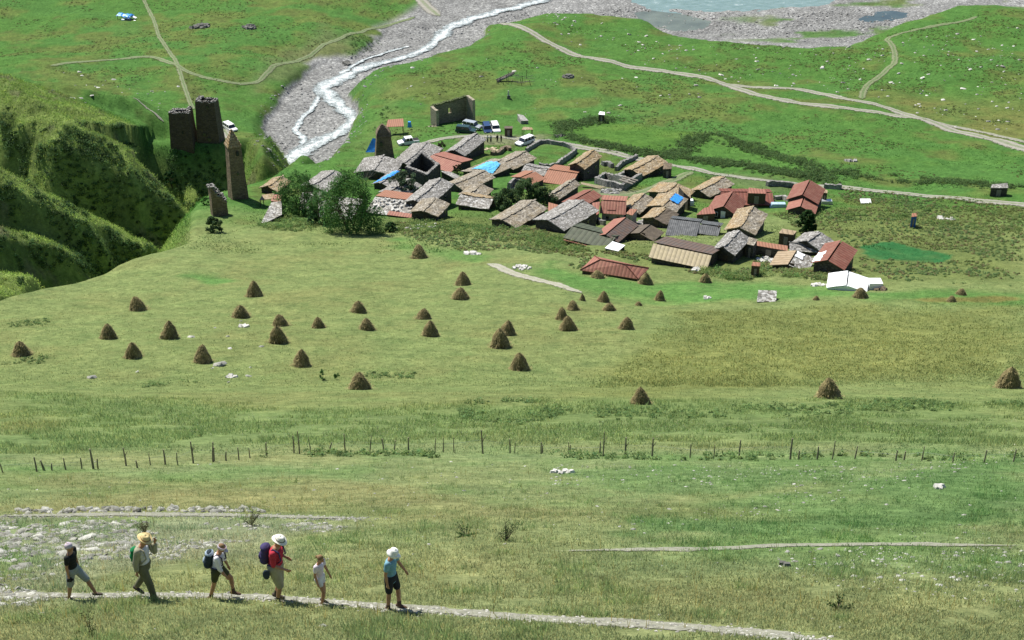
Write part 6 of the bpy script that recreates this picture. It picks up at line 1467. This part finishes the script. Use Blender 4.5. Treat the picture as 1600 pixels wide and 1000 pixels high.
def person(label, px, py, hpx, spec, group='hikers walking in single file'):
    p = unp(px, py); D = depth(p); ht = hpx * D / F / .80; k = ht / 1.75
    root = empty('person', (p.x, p.y, p.z), R(spec.get('turn', 0)), label=label, cat='person', group=group)
    fat = spec.get('fat', 1.0); G_ = lambda *v: Vector(v) * k
    lean = spec.get('lean', 8); T = Vector((math.sin(R(lean)), 0, math.cos(R(lean))))
    legs = spec['legs']                                            # (hip angle, knee flex, ground offset) left/right
    # hip height so that the lower foot touches
    th, sh = .44 * k, .43 * k
    def legpts(hip, hipa, knee):
        kn = hip + ang(hipa) * th; an = kn + ang(hipa - knee) * sh; return kn, an
    low = min((ang(a) * th + ang(a - f) * sh).z for a, f, _ in legs)
    pel = Vector((0, 0, -low + .085 * k)); hips = [pel + G_(0, s * .095, 0) for s in (-1, 1)]
    waist = pel + T * .16 * k; chest = pel + T * .38 * k; neck = pel + T * .54 * k
    hd = spec.get('head', 18); Hh = Vector((math.sin(R(hd)), 0, math.cos(R(hd)))); headc = neck + Hh * .155 * k + G_(.015, 0, 0)
    sh_ = [neck - T * .045 * k + G_(0, s * .185 * fat ** .5, 0) for s in (-1, 1)]
    body = MB(); cl = {}
    # torso
    def torso(mb, e=0, z0=-.06, z1=.50):
        for f, r, ry in ((z0, .125, .155), (.0, .13, .16), (.09, .122, .15), (.18, .115, .145), (.27, .12, .16), (.36, .125, .175), (.43, .11, .175), (z1, .07, .12)):
            if f < z0 - .01 or f > z1 + .01: continue
            c = pel + T * f * k; mb.sphere(c, 1, 14, 9, ((r * fat + e) * k * .92, (ry * fat ** .7 + e) * k * .92, .085 * k))
    torso(body)
    limb(body, [neck - T * .03 * k, neck + Hh * .07 * k], [.058 * k, .052 * k])
    # head with face
    body.sphere(headc, 1, 16, 12, (.093 * k, .075 * k, .112 * k)); fx = Vector((Hh.z, 0, -Hh.x)); J = lambda a, b, c=0: headc + fx * a * k + Hh * b * k + Vector((0, c * k, 0))
    body.sphere(J(.045, -.065), .045 * k, 10, 8, (1.1, 1, .9)); limb(body, [J(.088, .012), J(.108, -.022)], [.010 * k, .014 * k], 8)
    body.sphere(J(.088, -.058), .016 * k, 8, 6); 
    for s in (-1, 1): body.sphere(J(-.005, -.005, s * .076), .022 * k, 8, 6, (.8, .45, 1.2))
    # legs and feet
    feet = []
    for i, (a, f, toe) in enumerate(legs):
        kn, an = legpts(hips[i], a, f); limb(body, [hips[i] - G_(0, 0, .02), hips[i].lerp(kn, .5), kn, kn.lerp(an, .35), an], [.092 * k * fat ** .6, .078 * k * fat ** .5, .056 * k, .056 * k, .038 * k])
        feet.append((kn, an, toe)); limb(body, [an + G_(-.02, 0, -.03), an + ang(90 - toe) * .13 * k + G_(0, 0, -.045)], [.036 * k, .030 * k])
    # arms with hands
    hands = []
    for i, (a, f, out) in enumerate(spec['arms']):
        s = -1 if i == 0 else 1; ov = Vector((0, s * math.sin(R(out)), 0))
        el = sh_[i] + (ang(a) + ov).normalized() * .29 * k; wr = el + (ang(a + f) + ov * .4).normalized() * .25 * k
        limb(body, [sh_[i], sh_[i].lerp(el, .5), el, el.lerp(wr, .4), wr], [.052 * k, .046 * k, .038 * k, .038 * k, .026 * k]); hdv = (wr - el).normalized(); hands.append((el, wr, hdv))
        pc = wr + hdv * .05 * k; side = Vector((0, 1, 0)).cross(hdv).normalized(); body.sphere(pc, 1, 10, 8, (.03 * k, .022 * k, .042 * k)); body.tube([wr, pc + hdv * .02 * k], [.024 * k, .03 * k], 8)
        for q in range(4):
            o = (q - 1.5) * .017 * k; b0 = pc + side * o + hdv * .03 * k; Lf = (.055, .065, .06, .048)[q] * k; c1 = b0 + hdv * Lf * .5 + Vector((0, -s * .006 * k, 0)); c2 = c1 + (hdv * .75 + Vector((0, -s * .5, 0))).normalized() * Lf * .5
            limb(body, [b0, c1, c2], [.0095 * k, .009 * k, .008 * k], 6)
        limb(body, [pc - hdv * .02 * k + side * .02 * k, pc + side * .042 * k + hdv * .012 * k, pc + side * .045 * k + hdv * .04 * k], [.011 * k, .010 * k, .009 * k], 6)
    bo = remesh(body, 'body', M['skin'], root, .0085)
    for s in (-1, 1):
        mb = MB(); mb.sphere(J(.083, .018, s * .030), .010 * k, 8, 6); mb.build('eye', M['rubber'], root)
    # clothes
    mb = MB(); torso(mb, .018, spec.get('shirt_low', -.04), .46)
    for i in (0, 1):
        el, wr, hv = hands[i]; f = spec.get('sleeve', .6)
        if f <= 1: limb(mb, [sh_[i], sh_[i].lerp(el, f)], [.068 * k, .060 * k])
        else: limb(mb, [sh_[i], el, el.lerp(wr, f - 1)], [.070 * k, .058 * k, .050 * k])
    remesh(mb, 'shirt', M[spec['shirt']], root, .011)
    mb = MB()
    for f, r, ry in ((-.08, .135, .165), (.0, .145, .175), (.06, .14, .168)): mb.sphere(pel + T * f * k, 1, 14, 9, (r * fat * k, ry * fat ** .7 * k, .085 * k))
    for i, (kn, an, toe) in enumerate(feet):
        f = spec.get('leg_cover', .9); h0 = hips[i]
        if f <= 1: limb(mb, [h0, h0.lerp(kn, f * .5), h0.lerp(kn, f)], [.112 * k * fat ** .6, .102 * k * fat ** .5, .088 * k])
        else: limb(mb, [h0, h0.lerp(kn, .5), kn, kn.lerp(an, f - 1)], [.112 * k, .10 * k, .082 * k, .066 * k])
    remesh(mb, 'trousers' if spec.get('leg_cover', .9) > 1 else 'shorts', M[spec['bottom']], root, .011)
    for kn, an, toe in feet:
        mb = MB(); d = ang(90 - toe); up = Vector((-d.z, 0, d.x)) if d.x >= 0 else Vector((0, 0, 1)); base = an + G_(0, 0, -.045)
        limb(mb, [base - d * .05 * k, base + d * .10 * k, base + d * .17 * k], [.046 * k, .042 * k, .034 * k])
        if spec.get('boots'): limb(mb, [base, an + (kn - an) * .22], [.05 * k, .052 * k])
        sh2 = remesh(mb, 'shoe', M[spec.get('shoe', 'shoe')], root, .012)
    # hair
    mb = MB(); hc = spec.get('hair', 'hair_brown')
    mb.sphere(J(-.02, .022), 1, 14, 10, (.095 * k, .084 * k, .105 * k))
    if spec.get('ponytail'): limb(mb, [J(-.09, .02), J(-.135, .0), J(-.14, -.07)], [.028 * k, .036 * k, .018 * k])
    remesh(mb, 'hair', M[hc], root, .012)
    # head covering
    hat = spec.get('hat')
    if hat:
        typ, mt = hat; mb = MB(); Rm = Matrix(((fx.x, 0, Hh.x), (fx.y, 1, Hh.y), (fx.z, 0, Hh.z)))
        if typ == 'brim': prof_ = [(0, .075), (.055, .082), (.088, .055), (.098, .0), (.118, -.012), (.145, -.026 if mt != 'straw' else -.014), (.160, -.026 if mt != 'straw' else -.004)]; off = .075
        elif typ == 'bucket': prof_ = [(0, .075), (.06, .07), (.092, .045), (.102, -.01), (.125, -.045), (.15, -.085)]; off = .062
        elif typ == 'scarf': prof_ = [(0, .065), (.055, .057), (.09, .02), (.10, -.035), (.099, -.06)]; off = .06
        else: prof_ = [(.097, -.02), (.105, -.02), (.106, .03), (.098, .035)]; off = .03
        n = 22; V = []; Fs = []
        for i, (r, z) in enumerate(prof_):
            for j in range(n):
                t = 2 * math.pi * j / n; wv = 1 + (.10 * math.cos(2 * t) if r > .12 and typ == 'brim' else 0); zz = z + (.028 * math.cos(2 * t) * -1 if r > .15 and typ == 'brim' else 0)
                V.append(J(0, off) + Rm @ (Vector((r * math.cos(t) * wv - .005, r * math.sin(t) * (.92 if r > .05 else 1), zz)) * k))
        for i in range(len(prof_) - 1):
            for j in range(n): Fs.append((i * n + j, (i + 1) * n + j, (i + 1) * n + (j + 1) % n, i * n + (j + 1) % n))
        o = pymesh({'scarf': 'headscarf', 'band': 'headband'}.get(typ, 'hat'), V, Fs, M[mt], root, True); sm = o.modifiers.new('t', 'SOLIDIFY'); sm.thickness = .006
        if typ == 'brim':
            mb = MB(); n2 = 22
            pts = [J(0, off) + Rm @ (Vector((.100 * math.cos(2 * math.pi * j / n2), .094 * math.sin(2 * math.pi * j / n2), .006)) * k) for j in range(n2 + 1)]
            mb.tube(pts, .009 * k, 5); mb.build('hat_band', M['olive' if mt != 'straw' else 'hair_light'], root)
        if typ in ('bucket', 'band'):
            mb = MB(); V = []; 
            for j in range(9):
                t = -1.0 + 2.0 * j / 8; V += [J(0, off) + Rm @ (Vector((.098 * math.cos(t), .09 * math.sin(t), -.02)) * k), J(0, off) + Rm @ (Vector((.098 * math.cos(t) + .085 * math.cos(t) ** .5, .09 * math.sin(t), -.055)) * k)]
            mb.add(V, [(2 * j, 2 * j + 1, 2 * j + 3, 2 * j + 2) for j in range(8)]); o = mb.build('peak', M[mt], root, True); o.modifiers.new('t', 'SOLIDIFY').thickness = .006
    # open overshirt
    if spec.get('over'):
        mb = MB()
        for f, r, ry in ((-.10, .125, .175), (.0, .13, .175), (.09, .128, .17), (.18, .125, .17), (.27, .13, .18), (.36, .14, .19), (.43, .12, .19)): mb.sphere(pel + T * f * k - G_(.035, 0, 0), 1, 14, 9, (r * k, ry * 1.06 * k, .085 * k))
        for i in (0, 1): el, wr, hv = hands[i]; limb(mb, [sh_[i], el, el.lerp(wr, .75)], [.078 * k, .066 * k, .055 * k])
        remesh(mb, 'overshirt', M[spec['over']], root, .011)
    info = dict(pel=pel, T=T, k=k, root=root, neck=neck, hands=hands, chest=chest, sh=sh_)
    for ex in spec.get('extra', []): ex(info)
    return info
def backpack(label, col, col2, size=(.16, .30, .44), strap='strap', low=.27):
    def f(I):
        k, T = I['k'], I['T']; c = I['pel'] + T * low * k; bk = Vector((-T.z, 0, T.x)); o = I['root'].matrix_basis
        root = empty('backpack', o @ (c + bk * (.13 + size[0] / 2) * k), I['root'].rotation_euler.z, label=label, cat='backpack'); b0 = c + bk * (.13 + size[0] / 2) * k
        sx, sy, sz = [v * k / 2 for v in size]; mb = MB()
        for z in (-.6, -.2, .2, .55): mb.sphere(T * z * sz * 1.1, 1, 12, 8, (sx * (1.15 - .25 * max(z, 0)), sy * (1 - .15 * max(0, z)), sz * .55))
        remesh(mb, 'bag', M[col], root, .012); mb = MB(); mb.sphere(T * .78 * sz + bk * .1 * sx, 1, 12, 8, (sx * 1.1, sy * .85, sz * .30)); mb.build('lid', M[col2], root, True)
        mb = MB(); mb.sphere(T * -.35 * sz + bk * .95 * sx, 1, 10, 8, (sx * .45, sy * .7, sz * .42)); mb.build('pocket', M[col2], root, True)
        for s in (-1, 1):
            n = I['neck']; pts = [I['pel'] + T * .42 * k + bk * .10 * k, n - T * .005 * k + bk * .03 * k, n - T * .05 * k - bk * .105 * k, I['pel'] + T * .30 * k - bk * .16 * k, I['pel'] + T * .14 * k - bk * .04 * k, I['pel'] + T * .10 * k + bk * .13 * k]
            ys = [.08, .11, .12, .125, .178, .14]; mb = MB(); mb.tube([q + Vector((0, s * y * k, 0)) - b0 for q, y in zip(pts, ys)], .017 * k, 6, True); mb.build('strap', M[strap], root)
    return f
def blob(name, label, cat, mat, which, off, sc):
    def f(I):
        k = I['k']; o = I['root'].matrix_basis
        b = (I['hands'][which][1] + I['hands'][which][2] * .07 * k) if which is not None else I['pel']
        mb = MB()
        if name == 'belt_pouch': mb.sphere((0, 0, 0), 1, 12, 9, (sc[0] * 1.05 * k, sc[1] * k, sc[2] * 1.05 * k))
        else: mb.box((0, 0, 0), (sc[0] * 2 * k, sc[1] * 2 * k, sc[2] * 2 * k), taper=.8)
        if name == 'camera': mb.tube([(sc[0] * k, 0, 0), (sc[0] * 1.7 * k, 0, 0)], [sc[2] * .7 * k, sc[2] * .6 * k], 10)
        ob = mb.build(name, M[mat]); ob.location = o @ (b + Vector(off) * k); setp(ob, label, cat); m = ob.modifiers.new('b', 'BEVEL'); m.width = min(sc) * .4 * k; m.segments = 2
    return f
# arms order: (near camera side first: y negative), angle from down, elbow flex, outward
person('last hiker, woman in black T-shirt, grey knee shorts and lilac headscarf, camera in her hand', 122, 935, 88,
       dict(legs=[(-10, 4, 8), (38, 14, -6)], arms=[(-6, 10, 6), (-2, 8, 4)], lean=3, head=-6, shirt='tee_black', bottom='shorts_grey', sleeve=.55, leg_cover=.98, hat=('scarf', 'scarf'), turn=-12, shoe='shoe', hair='hair_light',
            extra=[blob('camera', 'small black camera held low by the last hiker', 'camera', 'rubber', 0, (0, 0, -.03), (.06, .045, .045))]))
person('hiker in a wide straw hat, open khaki shirt over white T-shirt and olive trousers', 233, 934, 101,
       dict(legs=[(18, 8, 2), (-16, 16, 30)], arms=[(-12, 12, 8), (30, 142, 4)], lean=4, head=26, shirt='tee_white', over='khaki', bottom='olive', sleeve=.6, leg_cover=1.86, shirt_low=-.10, hat=('brim', 'straw'), turn=-18, shoe='shoe', extra=[backpack('small bright green backpack on the straw hat hiker', 'pack_green', 'pack_green', (.14, .24, .32), 'khaki', .22)]))
person('hiker in long white shirt and dark shorts with a headband, bent forward stepping up', 345, 934, 88,
       dict(legs=[(-12, 6, 6), (42, 40, 8)], arms=[(12, 24, 8), (2, 18, 4)], lean=12, head=24, shirt='shirt_white', bottom='shorts_dark', sleeve=1.25, leg_cover=.62, shirt_low=-.12, hat=('band', 'scarf'), boots=True, shoe='boot', hair='hair_light', turn=-8, fat=1.05, extra=[backpack('black backpack with pale blue lid on the white shirted hiker', 'pack_dark', 'pack_light', (.20, .32, .46), 'strap', .26)]))
person('heavy hiker in red polo shirt, beige shorts and white brimmed hat, hands held in front', 436, 938, 103,
       dict(legs=[(14, 26, 10), (4, 22, 10)], arms=[(2, 78, 4), (-22, 96, -8)], lean=7, head=24, shirt='red', bottom='beige', sleeve=.95, leg_cover=.98, hat=('brim', 'hat_white'), boots=True, shoe='shoe', turn=-14, fat=1.22, shirt_low=.0,
            extra=[backpack('violet and blue backpack on the hiker in red', 'pack_blue', 'pack_blue', (.20, .30, .44), 'pack_blue', .28), blob('belt_pouch', 'round dark blue pouch hanging at the hip of the hiker in red', 'pouch', 'pack_dark', None, (-.10, -.26, -.04), (.075, .05, .12))]))
person('girl with a brown ponytail in pale pink T-shirt and white shorts', 503, 943, 78,
       dict(legs=[(22, 34, 10), (6, 16, 10)], arms=[(-4, 22, 8), (10, 14, 10)], lean=2, head=20, shirt='tee_pink', bottom='tee_white', sleeve=.5, leg_cover=.42, shirt_low=-.12, ponytail=True, turn=-25, fat=.88, shoe='shoe', hair='hair_light'))
person('leading hiker in light blue T-shirt, black shorts and white bucket hat', 613, 951, 96,
       dict(legs=[(-2, 4, 6), (16, 14, 6)], arms=[(-8, 18, 8), (14, 18, 16)], lean=3, head=22, shirt='tee_blue', bottom='shorts_black', sleeve=.55, leg_cover=.80, shirt_low=-.10, hat=('bucket', 'hat_bucket'), turn=-20, boots=True, shoe='boot'))
# walking stick of the white shirted hiker's front hand is not in the photo; far villagers
def far_person(label, px, py, shirt, bottom, group=None):
    p = unp(px, py); root = empty('person', p, random.uniform(0, 6), label=label, cat='person', group=group); mb = MB()
    for s in (-1, 1): limb(mb, [(0, s * .09, .9), (.02, s * .1, .48), (0, s * .1, .06)], [.09, .06, .045], 8); limb(mb, [(0, s * .19, 1.4), (.03, s * .24, 1.12), (.1, s * .22, .88)], [.05, .04, .03], 8)
    mb.sphere((0, 0, 1.15), 1, 10, 8, (.12, .18, .34)); mb.sphere((0, 0, 1.62), .11, 10, 8); limb(mb, [(0, 0, 1.4), (0, 0, 1.55)], [.06, .05], 8); remesh(mb, 'body', M['skin'], root, .03)
    mb = MB(); mb.sphere((0, 0, 1.17), 1, 10, 8, (.15, .22, .34))
    for s in (-1, 1): limb(mb, [(0, s * .19, 1.4), (.03, s * .24, 1.14)], [.075, .06], 8)
    remesh(mb, 'shirt', M[shirt], root, .03); mb = MB()
    for s in (-1, 1): limb(mb, [(0, s * .08, .92), (.02, s * .1, .48), (0, s * .1, .14)], [.12, .085, .07], 8)
    remesh(mb, 'trousers', M[bottom], root, .03); mb = MB(); mb.sphere((-.01, 0, 1.67), .115, 8, 6); mb.build('hair', M['hair_brown'], root)
far_person('left of two dark dressed villagers standing on the road below the white off-roader', 777, 222, 'tee_black', 'shorts_black')
far_person('right of two dark dressed villagers standing on the road below the white off-roader', 783, 222, 'tee_black', 'shorts_black')
far_person('villager in navy standing at the kiosk', 793, 208, 'pack_blue', 'pack_blue')
far_person('villager in red standing at the kiosk', 797, 208, 'red', 'pack_blue')
far_person('grey clad villager by the big topmost slate house, left of the pair', 762, 223, 'shorts_grey', 'shorts_black')
far_person('grey clad villager by the big topmost slate house, right of the pair', 767, 223, 'shorts_grey', 'shorts_black')
